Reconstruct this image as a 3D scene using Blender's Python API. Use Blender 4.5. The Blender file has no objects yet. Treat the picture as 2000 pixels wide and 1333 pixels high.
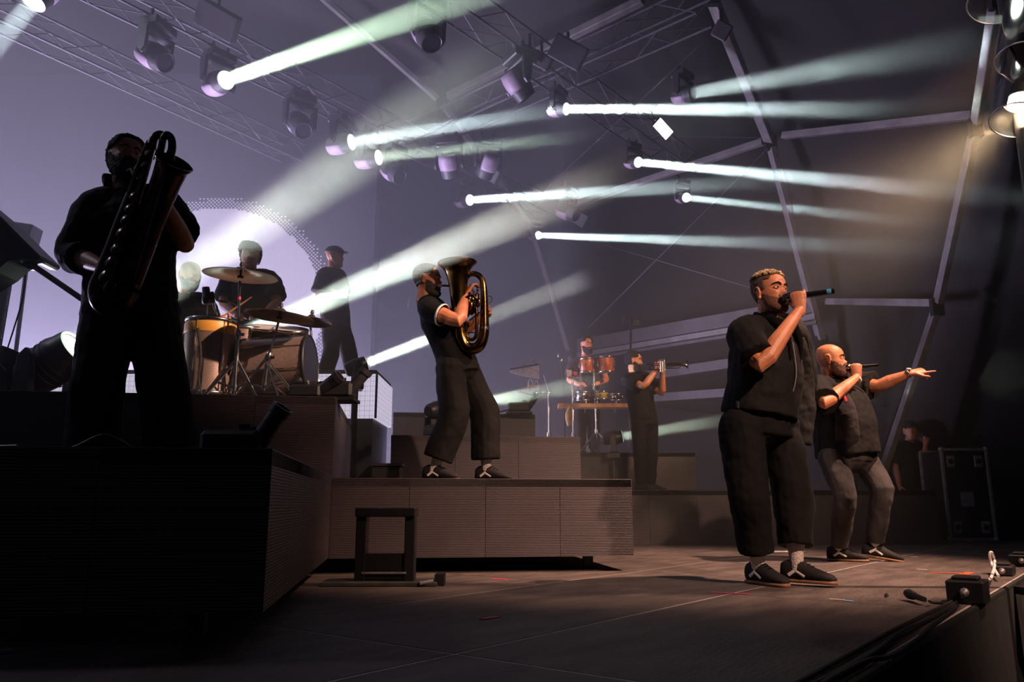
import bpy, math, random
from mathutils import Vector, Matrix, noise
random.seed(7)
V = Vector
sc = bpy.context.scene
COL = sc.collection

# ---------------------------------------------------------------- camera
FPX, PITCH, EYE = 1550.0, math.radians(11.6), 0.43
SP, CP = math.sin(PITCH), math.cos(PITCH)
cam_d = bpy.data.cameras.new('camera')
cam_d.sensor_width = 36.0
cam_d.lens = FPX / 2000.0 * 36.0
cam_d.clip_end = 200
cam = bpy.data.objects.new('camera', cam_d)
cam.location = (0, 0, EYE)
cam.rotation_euler = (math.pi / 2 + PITCH, 0, 0)
COL.objects.link(cam)
sc.camera = cam

# ---------------------------------------------------------------- world, exposure
sc.view_settings.view_transform = 'Standard'
sc.view_settings.look = 'None'
sc.view_settings.gamma = 1.0
sc.view_settings.use_curve_mapping = False
sc.view_settings.exposure = 0.0
w = bpy.data.worlds.new('night_sky'); sc.world = w
w.use_nodes = True
w.node_tree.nodes['Background'].inputs[0].default_value = (0.045, 0.045, 0.075, 1)
w.node_tree.nodes['Background'].inputs[1].default_value = 0.30
c = sc.cycles
c.use_denoising = True
c.max_bounces = 4; c.diffuse_bounces = 1; c.glossy_bounces = 2; c.transmission_bounces = 4
c.volume_bounces = 0; c.transparent_max_bounces = 24
c.sample_clamp_indirect = 4.0
c.volume_max_steps = 64
c.volume_step_rate = 2.5
c.use_adaptive_sampling = True
c.adaptive_threshold = 0.03


def lamp(name, kind, loc, target, power, color, size=0.2, angle=None, blend=0.6, spread=None, parent=None):
    d = bpy.data.lights.new(name, kind)
    d.energy = power; d.color = color
    if kind == 'SPOT':
        d.spot_size = math.radians(angle); d.spot_blend = blend; d.shadow_soft_size = size
    elif kind == 'AREA':
        d.shape = 'DISK'; d.size = size
        if spread: d.spread = math.radians(spread)
    else:
        d.shadow_soft_size = size
    o = bpy.data.objects.new(name, d); COL.objects.link(o)
    o.location = loc
    o.rotation_euler = (V(target) - V(loc)).to_track_quat('-Z', 'Y').to_euler()
    if parent is not None:
        o.parent = parent; o.location = V(loc) - parent.location
    return o


# front-of-house key lights of the stage (high on the front truss, right of the picture)
lamp('key_light', 'SPOT', (6.3, 4.1, 8.2), (1.9, 5.7, 0.9), 8200, (1.0, 0.60, 0.44), 0.12, 32, 0.9)
lamp('front_light', 'SPOT', (4.6, -1.6, 5.6), (1.2, 5.6, 0.8), 3000, (1.0, 0.62, 0.46), 0.12, 36, 0.9)
lamp('side_light', 'SPOT', (6.0, 2.0, 6.0), (-1.75, 5.75, 1.45), 8000, (1.0, 0.64, 0.48), 0.12, 11, 0.8)
lamp('side_light', 'SPOT', (5.4, 6.2, 5.2), (1.25, 10.6, 1.75), 1900, (1.0, 0.54, 0.38), 0.12, 22, 0.8)
# added violet fill lights hidden behind the risers, boosting the screen's glow in the haze
for x_, y_, z_, p_ in ((-9.4, 9.6, 1.0, 1700), (-6.6, 10.6, .9, 1700), (-4.2, 10.9, .9, 1100), (-2.2, 10.6, .8, 260), (-.6, 12.5, .9, 60)):
    lamp('haze_fill', 'POINT', (x_, y_, z_), (0, 0, 0), p_, (0.70, 0.62, 1.0), 0.35)
lamp('haze_fill', 'POINT', (-9.0, 5.0, 8.0), (0, 0, 0), 420, (0.76, 0.74, 0.95), 0.5)  # added fill out of view, high left, to brighten the upper-left haze


def P(px, py, d):
    """point seen at picture position px, py, at distance d along the floor"""
    u = (px - 1000.0) / FPX; v = (666.5 - py) / FPX
    k = CP - v * SP
    return V((u * d / k, d, EYE + d * (SP + v * CP) / k))


def PZ(px, py, z):
    v = (666.5 - py) / FPX
    return P(px, py, (z - EYE) * (CP - v * SP) / (SP + v * CP))


def lin(h):
    if not isinstance(h, str): return tuple(h) + (1,)
    h = h.lstrip('#'); r = []
    for i in (0, 2, 4):
        q = int(h[i:i + 2], 16) / 255.0
        r.append(q / 12.92 if q <= .04045 else ((q + .055) / 1.055) ** 2.4)
    return tuple(r) + (1,)


# ---------------------------------------------------------------- materials
def newmat(name):
    m = bpy.data.materials.new(name); m.use_nodes = True
    return m, m.node_tree, m.node_tree.nodes['Principled BSDF']


def mat(name, col, rough=.6, metal=0., col2=None, nscale=8., bump=0., bscale=40., spec=.5, emit=None, estr=0., alpha=1., coord='Object', stretch=None):
    m, nt, b = newmat(name)
    b.inputs['Base Color'].default_value = lin(col)
    b.inputs['Roughness'].default_value = rough
    b.inputs['Metallic'].default_value = metal
    b.inputs['Specular IOR Level'].default_value = spec
    if emit is not None:
        b.inputs['Emission Color'].default_value = lin(emit); b.inputs['Emission Strength'].default_value = estr
    tc = nt.nodes.new('ShaderNodeTexCoord'); src = tc.outputs[coord]
    if stretch:
        mp = nt.nodes.new('ShaderNodeMapping'); mp.inputs['Scale'].default_value = stretch
        nt.links.new(src, mp.inputs[0]); src = mp.outputs[0]
    if col2 is not None:
        n = nt.nodes.new('ShaderNodeTexNoise'); n.inputs['Scale'].default_value = nscale; n.inputs['Detail'].default_value = 5
        nt.links.new(src, n.inputs['Vector'])
        mx = nt.nodes.new('ShaderNodeMix'); mx.data_type = 'RGBA'
        mx.inputs['A'].default_value = lin(col); mx.inputs['B'].default_value = lin(col2)
        rp = nt.nodes.new('ShaderNodeMapRange'); rp.inputs[1].default_value = .35; rp.inputs[2].default_value = .65
        nt.links.new(n.outputs['Fac'], rp.inputs[0]); nt.links.new(rp.outputs[0], mx.inputs['Factor'])
        nt.links.new(mx.outputs['Result'], b.inputs['Base Color'])
    if bump:
        n = nt.nodes.new('ShaderNodeTexNoise'); n.inputs['Scale'].default_value = bscale; n.inputs['Detail'].default_value = 4
        nt.links.new(src, n.inputs['Vector'])
        bp = nt.nodes.new('ShaderNodeBump'); bp.inputs['Strength'].default_value = bump; bp.inputs['Distance'].default_value = .02
        nt.links.new(n.outputs['Fac'], bp.inputs['Height']); nt.links.new(bp.outputs[0], b.inputs['Normal'])
    return m


def math_node(nt, op, a, b=None, c=None):
    n = nt.nodes.new('ShaderNodeMath'); n.operation = op
    for i, x in enumerate((a, b, c)):
        if x is None: continue
        if isinstance(x, (int, float)): n.inputs[i].default_value = x
        else: nt.links.new(x, n.inputs[i])
    return n.outputs[0]


def led_mat(name, dark, light, pitch=.0105, rough=.45):
    """unlit LED tile: black mask with fine horizontal louvre ribs"""
    m, nt, b = newmat(name)
    tc = nt.nodes.new('ShaderNodeTexCoord'); sp = nt.nodes.new('ShaderNodeSeparateXYZ')
    nt.links.new(tc.outputs['Object'], sp.inputs[0])
    z = math_node(nt, 'FRACT', math_node(nt, 'MULTIPLY', sp.outputs[2], 1 / pitch))
    s = math_node(nt, 'SMOOTH_MIN', math_node(nt, 'MULTIPLY', math_node(nt, 'ABSOLUTE', math_node(nt, 'SUBTRACT', z, .5)), 4.0), 1.0, .3)
    n = nt.nodes.new('ShaderNodeTexNoise'); n.inputs['Scale'].default_value = 3; n.inputs['Detail'].default_value = 6
    nt.links.new(tc.outputs['Object'], n.inputs['Vector'])
    s2 = math_node(nt, 'MULTIPLY', s, math_node(nt, 'ADD', math_node(nt, 'MULTIPLY', n.outputs['Fac'], 1.0), .4))
    mx = nt.nodes.new('ShaderNodeMix'); mx.data_type = 'RGBA'
    mx.inputs['A'].default_value = lin(dark); mx.inputs['B'].default_value = lin(light)
    nt.links.new(s2, mx.inputs['Factor']); nt.links.new(mx.outputs['Result'], b.inputs['Base Color'])
    bp = nt.nodes.new('ShaderNodeBump'); bp.inputs['Strength'].default_value = .6; bp.inputs['Distance'].default_value = .004
    nt.links.new(s, bp.inputs['Height']); nt.links.new(bp.outputs[0], b.inputs['Normal'])
    b.inputs['Roughness'].default_value = rough
    return m


def haze_mat(name, col, dens, length=None, fade=.6, wisp=.0, wscale=1.2, aniso=0.0, near=1.0, soft=0.0, r0=.1, r1=.2):
    """lit smoke: real scattering; thins out towards the far end and drifts in wisps"""
    m = bpy.data.materials.new(name); m.use_nodes = True; nt = m.node_tree; nt.nodes.clear()
    out = nt.nodes.new('ShaderNodeOutputMaterial'); vs = nt.nodes.new('ShaderNodeVolumeScatter')
    vs.inputs['Color'].default_value = lin(col); vs.inputs['Density'].default_value = dens
    vs.inputs['Anisotropy'].default_value = aniso
    nt.links.new(vs.outputs[0], out.inputs['Volume'])
    if length:
        tc = nt.nodes.new('ShaderNodeTexCoord'); sp = nt.nodes.new('ShaderNodeSeparateXYZ')
        nt.links.new(tc.outputs['Object'], sp.inputs[0])
        mr = nt.nodes.new('ShaderNodeMapRange'); mr.interpolation_type = 'SMOOTHSTEP'
        mr.inputs[1].default_value = length * (1 - fade); mr.inputs[2].default_value = length
        mr.inputs[3].default_value = 1; mr.inputs[4].default_value = 0
        nt.links.new(sp.outputs[2], mr.inputs[0]); d = mr.outputs[0]
        if wisp:
            n = nt.nodes.new('ShaderNodeTexNoise'); n.inputs['Scale'].default_value = wscale; n.inputs['Detail'].default_value = 3
            nt.links.new(tc.outputs['Object'], n.inputs['Vector'])
            k = nt.nodes.new('ShaderNodeMapRange'); k.inputs[1].default_value = .3; k.inputs[2].default_value = .7
            k.inputs[3].default_value = 1 - wisp; k.inputs[4].default_value = 1 + wisp
            nt.links.new(n.outputs['Fac'], k.inputs[0])
            d = math_node(nt, 'MULTIPLY', d, k.outputs[0])
        rise = nt.nodes.new('ShaderNodeMapRange'); rise.inputs[1].default_value = 0; rise.inputs[2].default_value = length * .45; rise.inputs[3].default_value = near; rise.inputs[4].default_value = 1
        nt.links.new(sp.outputs[2], rise.inputs[0]); d = math_node(nt, 'MULTIPLY', d, rise.outputs[0])
        if soft:
            rr = math_node(nt, 'SQRT', math_node(nt, 'ADD', math_node(nt, 'MULTIPLY', sp.outputs[0], sp.outputs[0]), math_node(nt, 'MULTIPLY', sp.outputs[1], sp.outputs[1])))
            rz = math_node(nt, 'ADD', math_node(nt, 'MULTIPLY', sp.outputs[2], (r1 - r0) / length), r0)
            sm = nt.nodes.new('ShaderNodeMapRange'); sm.interpolation_type = 'SMOOTHSTEP'
            sm.inputs[1].default_value = 1 - soft; sm.inputs[2].default_value = 1; sm.inputs[3].default_value = 1; sm.inputs[4].default_value = 0
            nt.links.new(math_node(nt, 'DIVIDE', rr, rz), sm.inputs[0]); d = math_node(nt, 'MULTIPLY', d, sm.outputs[0])
        nt.links.new(math_node(nt, 'MULTIPLY', d, dens), vs.inputs['Density'])
    return m


# ---------------------------------------------------------------- mesh helpers
def frame(axis, hint=None):
    a = V(axis).normalized()
    h = V(hint) if hint is not None else (V((0, 0, 1)) if abs(a.z) < .9 else V((1, 0, 0)))
    s = h - a * h.dot(a)
    if s.length < 1e-5: s = a.orthogonal()
    s.normalize()
    return s, a.cross(s), a


def catmull(pts, rad, k):
    if k < 2 or len(pts) < 3: return list(pts), list(rad)
    R = [r if isinstance(r, tuple) else (r, r) for r in rad]
    P2, R2 = [], []
    n = len(pts)
    for i in range(n - 1):
        p0, p1, p2, p3 = pts[max(i - 1, 0)], pts[i], pts[i + 1], pts[min(i + 2, n - 1)]
        for j in range(k):
            t = j / k
            P2.append(.5 * ((2 * p1) + (p2 - p0) * t + (2 * p0 - 5 * p1 + 4 * p2 - p3) * t * t + (3 * p1 - p0 - 3 * p2 + p3) * t ** 3))
            R2.append(tuple(R[i][q] + (R[i + 1][q] - R[i][q]) * (3 * t * t - 2 * t ** 3) for q in (0, 1)))
    P2.append(pts[-1]); R2.append(R[-1])
    return P2, R2


class MB:
    def __init__(s): s.v = []; s.f = []

    def add(s, vs, fs):
        o = len(s.v); s.v += [V(q) for q in vs]; s.f += [tuple(i + o for i in f) for f in fs]

    def box(s, c, size, R=None, ax=None):
        hx, hy, hz = size[0] / 2, size[1] / 2, size[2] / 2
        pts = [V((x, y, z)) for x in (-hx, hx) for y in (-hy, hy) for z in (-hz, hz)]
        if ax is not None: pts = [ax[0] * p.x + ax[1] * p.y + ax[2] * p.z for p in pts]
        elif R is not None: pts = [R @ p for p in pts]
        s.add([V(c) + p for p in pts], [(0, 1, 3, 2), (4, 6, 7, 5), (0, 4, 5, 1), (2, 3, 7, 6), (0, 2, 6, 4), (1, 5, 7, 3)])
        return s

    def tube(s, pts, r, n=10, side=None, k=1, cap=True, closed=False):
        pts = [V(p) for p in pts]
        if not isinstance(r, (list,)): r = [r] * len(pts)
        pts, r = catmull(pts, r, k)
        m = len(pts); vs = []; fs = []; ps = None
        for i in range(m):
            a, b = pts[max(i - 1, 0)], pts[min(i + 1, m - 1)]
            if closed: a, b = pts[i - 1], pts[(i + 1) % m]
            t = (b - a)
            if t.length < 1e-9: t = V((0, 0, 1))
            sx, sy, _ = frame(t, side if side is not None else ps)
            if side is None: ps = sx
            ra, rb = r[i] if isinstance(r[i], tuple) else (r[i], r[i])
            for j in range(n):
                q = 2 * math.pi * j / n
                vs.append(pts[i] + sx * (ra * math.cos(q)) + sy * (rb * math.sin(q)))
        for i in range(m if closed else m - 1):
            i2 = (i + 1) % m
            for j in range(n):
                fs.append((i * n + j, i * n + (j + 1) % n, i2 * n + (j + 1) % n, i2 * n + j))
        if cap and not closed:
            fs.append(tuple(range(n - 1, -1, -1))); fs.append(tuple((m - 1) * n + j for j in range(n)))
        s.add(vs, fs); return s

    def rtube(s, pts, r, n=12, side=None, k=1):
        """tube with rounded ends"""
        pts = [V(p) for p in pts]; r = list(r) if isinstance(r, (list,)) else [r] * len(pts)
        pts, r = catmull(pts, r, k)
        r = [q if isinstance(q, tuple) else (q, q) for q in r]
        d0 = (pts[0] - pts[1]).normalized(); d1 = (pts[-1] - pts[-2]).normalized()
        m0, m1 = min(r[0]), min(r[-1])
        a = [pts[0] + d0 * m0 * .95, pts[0] + d0 * m0 * .7]; ra = [tuple(x * .3 for x in r[0]), tuple(x * .72 for x in r[0])]
        b = [pts[-1] + d1 * m1 * .7, pts[-1] + d1 * m1 * .95]; rb = [tuple(x * .72 for x in r[-1]), tuple(x * .3 for x in r[-1])]
        return s.tube(a + pts + b, ra + r + rb, n, side)

    def lathe(s, prof, o, axis, n=24, hint=None, close=True):
        sx, sy, a = frame(axis, hint); o = V(o); m = len(prof); vs = []; fs = []
        for r, h in prof:
            for j in range(n):
                q = 2 * math.pi * j / n
                vs.append(o + a * h + sx * (r * math.cos(q)) + sy * (r * math.sin(q)))
        for i in range(m - 1):
            for j in range(n):
                fs.append((i * n + j, i * n + (j + 1) % n, (i + 1) * n + (j + 1) % n, (i + 1) * n + j))
        if close:
            if prof[0][0] > 1e-6: fs.append(tuple(range(n - 1, -1, -1)))
            if prof[-1][0] > 1e-6: fs.append(tuple((m - 1) * n + j for j in range(n)))
        s.add(vs, fs); return s

    def ell(s, c, rad, ax=None, n=14, m=9):
        prof = [(max(math.sin(math.pi * i / m), 1e-4), -math.cos(math.pi * i / m)) for i in range(m + 1)]
        t = MB().lathe(prof, (0, 0, 0), (0, 0, 1), n)
        ax = ax or (V((1, 0, 0)), V((0, 1, 0)), V((0, 0, 1)))
        s.add([V(c) + ax[0] * (q.x * rad[0]) + ax[1] * (q.y * rad[1]) + ax[2] * (q.z * rad[2]) for q in t.v], t.f); return s

    def prism(s, poly, ext):
        n = len(poly); ext = V(ext); poly = [V(p) for p in poly]
        s.add(poly + [p + ext for p in poly], [tuple(range(n - 1, -1, -1)), tuple(range(n, 2 * n))] + [(i, (i + 1) % n, n + (i + 1) % n, n + i) for i in range(n)])
        return s

    def mesh(s, name, off=V((0, 0, 0)), smooth=True):
        me = bpy.data.meshes.new(name)
        me.from_pydata([tuple(q - off) for q in s.v], [], s.f); me.validate(); me.update()
        if smooth:
            me.polygons.foreach_set('use_smooth', [True] * len(me.polygons))
        return me

    def build(s, name, m, parent=None, smooth=True, loc=None, bevel=0, auto=True):
        off = V(loc) if loc is not None else (base_of(parent) if parent is not None else V((0, 0, 0)))
        me = s.mesh(name, off, smooth)
        if m is not None: me.materials.append(m)
        o = bpy.data.objects.new(name, me); COL.objects.link(o)
        if parent is not None: o.parent = parent
        elif loc is not None: o.location = loc
        if bevel:
            b = o.modifiers.new('bevel', 'BEVEL'); b.width = bevel; b.segments = 1; b.limit_method = 'ANGLE'
        if smooth and auto:
            try: me.set_sharp_from_angle(angle=math.radians(40))
            except Exception: pass
        return o


def base_of(o):
    t = V((0, 0, 0))
    while o is not None:
        t += o.location; o = o.parent
    return t


def tag(o, label=None, cat=None, group=None, kind=None):
    if label: o['label'] = label
    if cat: o['category'] = cat
    if group: o['group'] = group
    if kind: o['kind'] = kind
    return o


def thing(name, loc, label, cat, group=None, kind=None):
    o = bpy.data.objects.new(name, None); o.empty_display_size = .1
    o.location = loc; COL.objects.link(o)
    return tag(o, label, cat, group, kind)


def inst(name, me, parent, loc, rz=0, ax=None):
    """a piece that shares its mesh; loc in world, parent unrotated"""
    o = bpy.data.objects.new(name, me); COL.objects.link(o)
    if parent is not None: o.parent = parent
    l = V(loc) - (base_of(parent) if parent is not None else V((0, 0, 0)))
    if ax is not None:
        M = Matrix((ax[0], ax[1], ax[2])).transposed().to_4x4(); M.translation = l; o.matrix_local = M
    else:
        o.location = l; o.rotation_euler = (0, 0, rz)
    return o


M = {}
M['deck'] = mat('deck_wood', '#62554e', .62, col2='#453b37', nscale=2.2, bump=.35, bscale=18, stretch=(1, 3.5, 1))
M['alu'] = mat('aluminium', '#a9a2a0', .45, .6, col2='#8c8583', nscale=20)
M['alu_dull'] = mat('grey_aluminium', '#7b7373', .6, .2, col2='#686062', nscale=6)
M['rail'] = mat('painted_rail', '#544d50', .65, .1, col2='#484244', nscale=6)
M['truss'] = mat('dull_truss_tube', '#474249', .5, .3)
M['chrome'] = mat('chrome', '#c9c6c2', .18, 1.0)
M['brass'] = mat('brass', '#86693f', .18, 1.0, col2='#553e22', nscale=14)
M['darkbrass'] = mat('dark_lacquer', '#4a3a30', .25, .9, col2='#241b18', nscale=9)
M['black'] = mat('black_metal', '#0f0e10', .5, .0, bump=.1, bscale=120)
M['black_gloss'] = mat('black_gloss', '#0c0b0d', .25)
M['rubber'] = mat('black_rubber', '#14110f', .6)
M['case'] = mat('fixture_plastic', '#2a272d', .42, col2='#211f24', nscale=12)
M['case_lit'] = mat('grey_fixture_shell', '#3d373d', .5, col2='#342e34', nscale=10)
M['under_glow'] = mat('painted_underside_light', '#a58fa3', .5, col2='#937e92', nscale=10)  # screen light on the lamp undersides, put into the colour
M['cloth'] = mat('black_cloth', '#110e0f', .85, col2='#0a0809', nscale=7, bump=.45, bscale=11, spec=.2, stretch=(1, 1, .45))
M['cloth2'] = mat('charcoal_cloth', '#181514', .85, col2='#0f0c0c', nscale=7, bump=.45, bscale=10, spec=.25, stretch=(1, 1, .45))
M['denim'] = mat('dark_grey_denim', '#4a4544', .85, col2='#2c2928', nscale=5, bump=.5, bscale=12, spec=.2, stretch=(1, 1, .6))
M['tee'] = mat('grey_cotton', '#3a3434', .9, col2='#2e2929', nscale=8, bump=.5, bscale=20, spec=.2)
M['skin'] = mat('skin', '#c98560', .48, col2='#b9714e', nscale=14, bump=.12, bscale=90)
M['skin2'] = mat('tanned_skin', '#b27a5c', .5, col2='#a06647', nscale=14, bump=.12, bscale=90)
M['hair'] = mat('dark_hair', '#1c1512', .7, col2='#0e0a09', nscale=60, bump=1., bscale=160)
M['hair_grey'] = mat('grey_hair', '#5a5048', .7, col2='#3b332d', nscale=60, bump=1., bscale=160)
M['blond'] = mat('bleached_hair', '#d8b98a', .65, col2='#8d7048', nscale=70, bump=1., bscale=120)
M['beard'] = mat('short_beard', '#6b4331', .8, col2='#43281c', nscale=110, bump=.8, bscale=240)
M['fade'] = mat('cropped_hair', '#6a4d3a', .8, col2='#4a3426', nscale=120, bump=.6, bscale=260)
M['stubble'] = mat('stubble', '#8a573d', .75, col2='#5f3a28', nscale=130, bump=.6, bscale=260)
M['brow'] = mat('eyebrow_hair', '#160e0b', .8, bump=.5, bscale=200)
M['lips'] = mat('lips', '#8c4a3c', .5)
M['eye'] = mat('eye_white', '#cfc3bb', .3)
M['iris'] = mat('dark_iris', '#150d0a', .2)
M['white'] = mat('white_cloth', '#d9d2cb', .8, bump=.3, bscale=60)
M['sock'] = mat('white_knit', '#cdbfb6', .9, bump=.6, bscale=80)
M['shoe'] = mat('black_suede', '#1a1618', .8, bump=.2, bscale=150)
M['gum'] = mat('gum_sole', '#8a6242', .6)
M['mark'] = mat('white_leather', '#e2dad2', .6)
M['tape_pink'] = mat('pink_tape', '#e0486a', .6, emit='#e0486a', estr=0)
M['tape_orange'] = mat('orange_tape', '#f0592a', .6)
M['tape_white'] = mat('white_tape', '#d8cfc6', .6)
M['tape_blue'] = mat('blue_tape', '#58a7b8', .6)
M['fabric'] = mat('tent_fabric', '#1c1614', .9, col2='#150f0e', nscale=.7, bump=.25, bscale=1.5)
M['panel'] = led_mat('led_tile', '#0b0808', '#463a3d')
M['panel_dim'] = led_mat('led_tile_dark', '#0c0a0c', '#4a4143')
M['top'] = mat('riser_deck', '#1b181a', .75, col2='#131113', nscale=4, bump=.2, bscale=30)
M['silver_drum'] = mat('silver_sparkle', '#b3998c', .35, .55, col2='#6f5b52', nscale=260)
M['drumhead'] = mat('drum_head', '#cfc4b8', .5, col2='#b3a79c', nscale=6)
M['amberhead'] = mat('amber_head', '#d79a3c', .45)
M['cymbal'] = mat('bronze_cymbal', '#8d7560', .32, .9, col2='#6a5545', nscale=5)
M['orange_shell'] = mat('orange_wood_shell', '#b5602c', .35, .1, col2='#8d4219', nscale=9)
M['green_shell'] = mat('yellow_green_shell', '#b9b35a', .35, .3)
M['wood'] = mat('light_wood', '#a77e52', .6, col2='#8a6540', nscale=14)
M['red'] = mat('red_plastic', '#c4242c', .4)
M['bluegrip'] = mat('blue_ring', '#3f8fb5', .35)
M['lens'] = mat('lit_lens', '#ffffff', .2, emit='#f0fff0', estr=6)
M['lens_ring'] = mat('lens_ring', '#d8e6d2', .2, emit='#cfe8cc', estr=1.2)
M['lens_dark'] = mat('dark_lens', '#2c2a33', .08, .2)
M['flood'] = mat('lit_flood_panel', '#ffffff', .2, emit='#fbfff2', estr=14)
M['clear'] = None
# ================================================================ setting
WD = V((.614, .789, 0)).normalized()          # along the stage front
DD = V((-WD.y, WD.x, 0))                       # into the stage
O0 = V((-.168, 2.457, 0))                      # a deck corner
UP = V((0, 0, 1))


def grid(i, j, z=0.0):
    return O0 + WD * (2.0 * i) + DD * j + UP * z


floor = MB().prism([grid(-4, -1.0, -.06), grid(8.5, -1.0, -.06), grid(8.5, 18, -.06), grid(-4, 18, -.06)], (0, 0, .0585)).build('floor', mat('deck_edge_metal', '#cfc6bf', .5, .2), smooth=False)
tag(floor, 'dark plywood stage floor laid in large deck panels with pale joints', kind='structure')
dm = MB().box((1, .5, -.012), (1.986, .986, .024)).mesh('deck_panel', smooth=False); dm.materials.append(M['deck'])
for i in range(-2, 7):
    for j in range(-1, 8):
        inst('deck_panel', dm, floor, grid(i, j), ax=(WD, DD, UP))
# stage front skirt and the pit below it
skirt = MB().prism([grid(-4, -1.03, -1.3), grid(8.5, -1.03, -1.3), grid(8.5, -1.03, -.012), grid(-4, -1.03, -.012)], DD * .03)
tag(skirt.build('wall_front', mat('skirt_cloth', '#060507', .9, bump=.5, bscale=6), smooth=False), 'black cloth skirt hanging below the stage edge', kind='structure')
lip = MB().tube([grid(-4, -1.015, -.014), grid(8.5, -1.015, -.014)], .016, 8)
tag(lip.build('trim_1', M['rubber']), 'black rubber lip along the stage front edge', kind='structure')
pit = MB().box((0, -2, -1.35), (40, 30, .1))
tag(pit.build('floor_pit', mat('pit_ground', '#131419', .9), smooth=False), 'dark ground of the pit in front of the stage', kind='structure')

# ---- tent: three bent ribs, purlins between them, dark membrane outside
R0 = [P(480, -135, 10.9), P(860, 198, 12.14), P(1035, 440, 14.4), P(1110, 690, 15.4), P(1150, 890, 15.8)]
R1 = [P(1300, -215, 7.6), P(1390, -5, 9.1), P(1505, 280, 11.25), P(1605, 670, 12.2), P(1660, 985, 12.6)]
R2 = [P(1985, -255, 6.4), P(1945, 0, 7.4), P(1905, 250, 8.4), P(1830, 600, 9.6), P(1712, 960, 10.8)]


def bar(a, b, w, h, name, m, up=UP, parent=None):
    d = (b - a); s, t, ax = frame(d, up)
    return MB().box((a + b) / 2, (w, h, d.length), ax=(s, t, ax)).build(name, m, parent, smooth=False, bevel=.006)


def rib(pts, w, label):
    t = thing('tent_rib', pts[-1], label, 'tent rib', 'aluminium tent ribs')
    for a, b in zip(pts, pts[1:]):
        g = (b - a).normalized() * .06
        q = bar(a + g, b - g, w, w * .6, 'rib_segment', M['alu_dull'], V((0, -1, 0)), t)
    for p in pts[1:-1]:
        MB().box(p, (w * 1.1, .08, .22)).build('hinge_plate', M['black'], t, smooth=False)
    return t


rib(R0, .13, 'faint grey tent rib in the haze behind the percussion')
rib(R1, .16, 'bent grey tent rib running down behind the two singers')
rib(R2, .13, 'bent grey tent rib leaning in behind the pointing hand')


def purlin(a, b, w, label):
    o = bar(a, b, w, w, 'tent_purlin', M['alu_dull'])
    return tag(o, label, 'tent bar', 'aluminium tent purlins')


purlin(P(876, 188, 12.0), P(1256, 0, 9.5), .11, 'pale ceiling bar rising past the cross truss to the top edge')
purlin(P(1108, 404, 13.9), P(1490, 277, 11.3), .10, 'ceiling bar meeting the knee of the middle tent rib')
purlin(P(1530, 265, 11.0), P(1900, 225, 8.6), .10, 'slanted bar between the two rib knees, upper one')
purlin(P(1615, 589, 12.0), P(1822, 592, 9.7), .10, 'level bar between the ribs above the bald singer')
# the heavy side rails behind the singers
for k, (a, b, h, lab) in enumerate([
    ((1130, 676, 15.2), (1592, 596, 12.0), .24, 'broad grey eave rail behind the singer, highest of three'),
    ((1240, 738, 14.4), (1592, 686, 12.1), .16, 'grey side rail at the height of the trumpet, middle of three'),
    ((1240, 780, 14.4), (1592, 756, 12.1), .14, 'grey side rail below the trumpet, lowest of three')]):
    a, b = P(*a), P(*b); d = (b - a)
    t = thing('side_rail', a, lab, 'tent rail', 'side rails of the tent')
    s, q, ax = frame(d, UP)
    MB().box((a + b) / 2, (h, .08, d.length), ax=(s, q, ax)).build('rail_bar', M['rail'], t, smooth=False)
    if k == 0:
        MB().box((a + b) / 2 - s * .19, (.09, .12, d.length), ax=(s, q, ax)).build('rail_edge', M['alu_dull'], t, smooth=False)
        MB().box((a + b) / 2 - s * .28, (.05, .06, d.length), ax=(s, q, ax)).build('rail_edge', M['rail'], t, smooth=False)
# thin guy wires
for a, b, lab in [((1365, 90, 8.6), (1060, 375, 10.5), 'thin steel cable slanting down from the cross truss'),
                  ((1500, 290, 11.2), (1150, 640, 14.0), 'thin steel cable slanting down from the middle rib knee'),
                  ((1150, 470, 14.2), (1475, 565, 12.6), 'thin cable running to behind the singer head'),
                  ((1328, 268, 11.6), (1495, 269, 11.2), 'thin level cable beside the white flood lamp')]:
    o = MB().tube([P(*a), P(*b)], .0055, 5).build('guy_wire', M['truss']); tag(o, lab, 'cable', 'guy wires of the tent')

# membrane panels outside the ribs (fabric strips between the ribs, each a little slack)
def membrane(A, B, push, name, label):
    n = min(len(A), len(B)); vs = []; fs = []; K = 8
    A2, _ = catmull(A[:n], [0.] * n, 4); B2, _ = catmull(B[:n], [0.] * n, 4); m = len(A2)
    for i in range(m):
        for j in range(K + 1):
            t = j / K
            p = A2[i].lerp(B2[i], t); q = V((p.x - .0, p.y, 0)).normalized()
            vs.append(p + q * (push + .25 * math.sin(t * math.pi)) + UP * .25 * (push > 0))
    for i in range(m - 1):
        for j in range(K):
            fs.append((i * (K + 1) + j, i * (K + 1) + j + 1, (i + 1) * (K + 1) + j + 1, (i + 1) * (K + 1) + j))
    b = MB(); b.add(vs, fs)
    o = b.build(name, M['fabric']); sd = o.modifiers.new('solid', 'SOLIDIFY'); sd.thickness = .02
    return tag(o, label, kind='structure')


Rm = [p + V((-4.2, 3.6, 0)) for p in R0]
Rp = [P(2500, -300, 5.0), P(2500, 0, 5.4), P(2480, 250, 6.0), P(2450, 600, 7.0), P(2400, 1010, 8.2)]
g0 = [R0[i] for i in range(5)]
membrane(R0, R1, .9, 'wall_right', 'dark tent membrane between the far and the middle rib')
membrane(R1, R2, .5, 'wall_side', 'dark tent membrane between the middle and the near rib')
membrane(R2, Rp, .5, 'wall_near', 'dark tent membrane beyond the near rib')
membrane(Rm, R0, .5, 'wall_far', 'dark tent membrane beyond the far rib')
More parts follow.
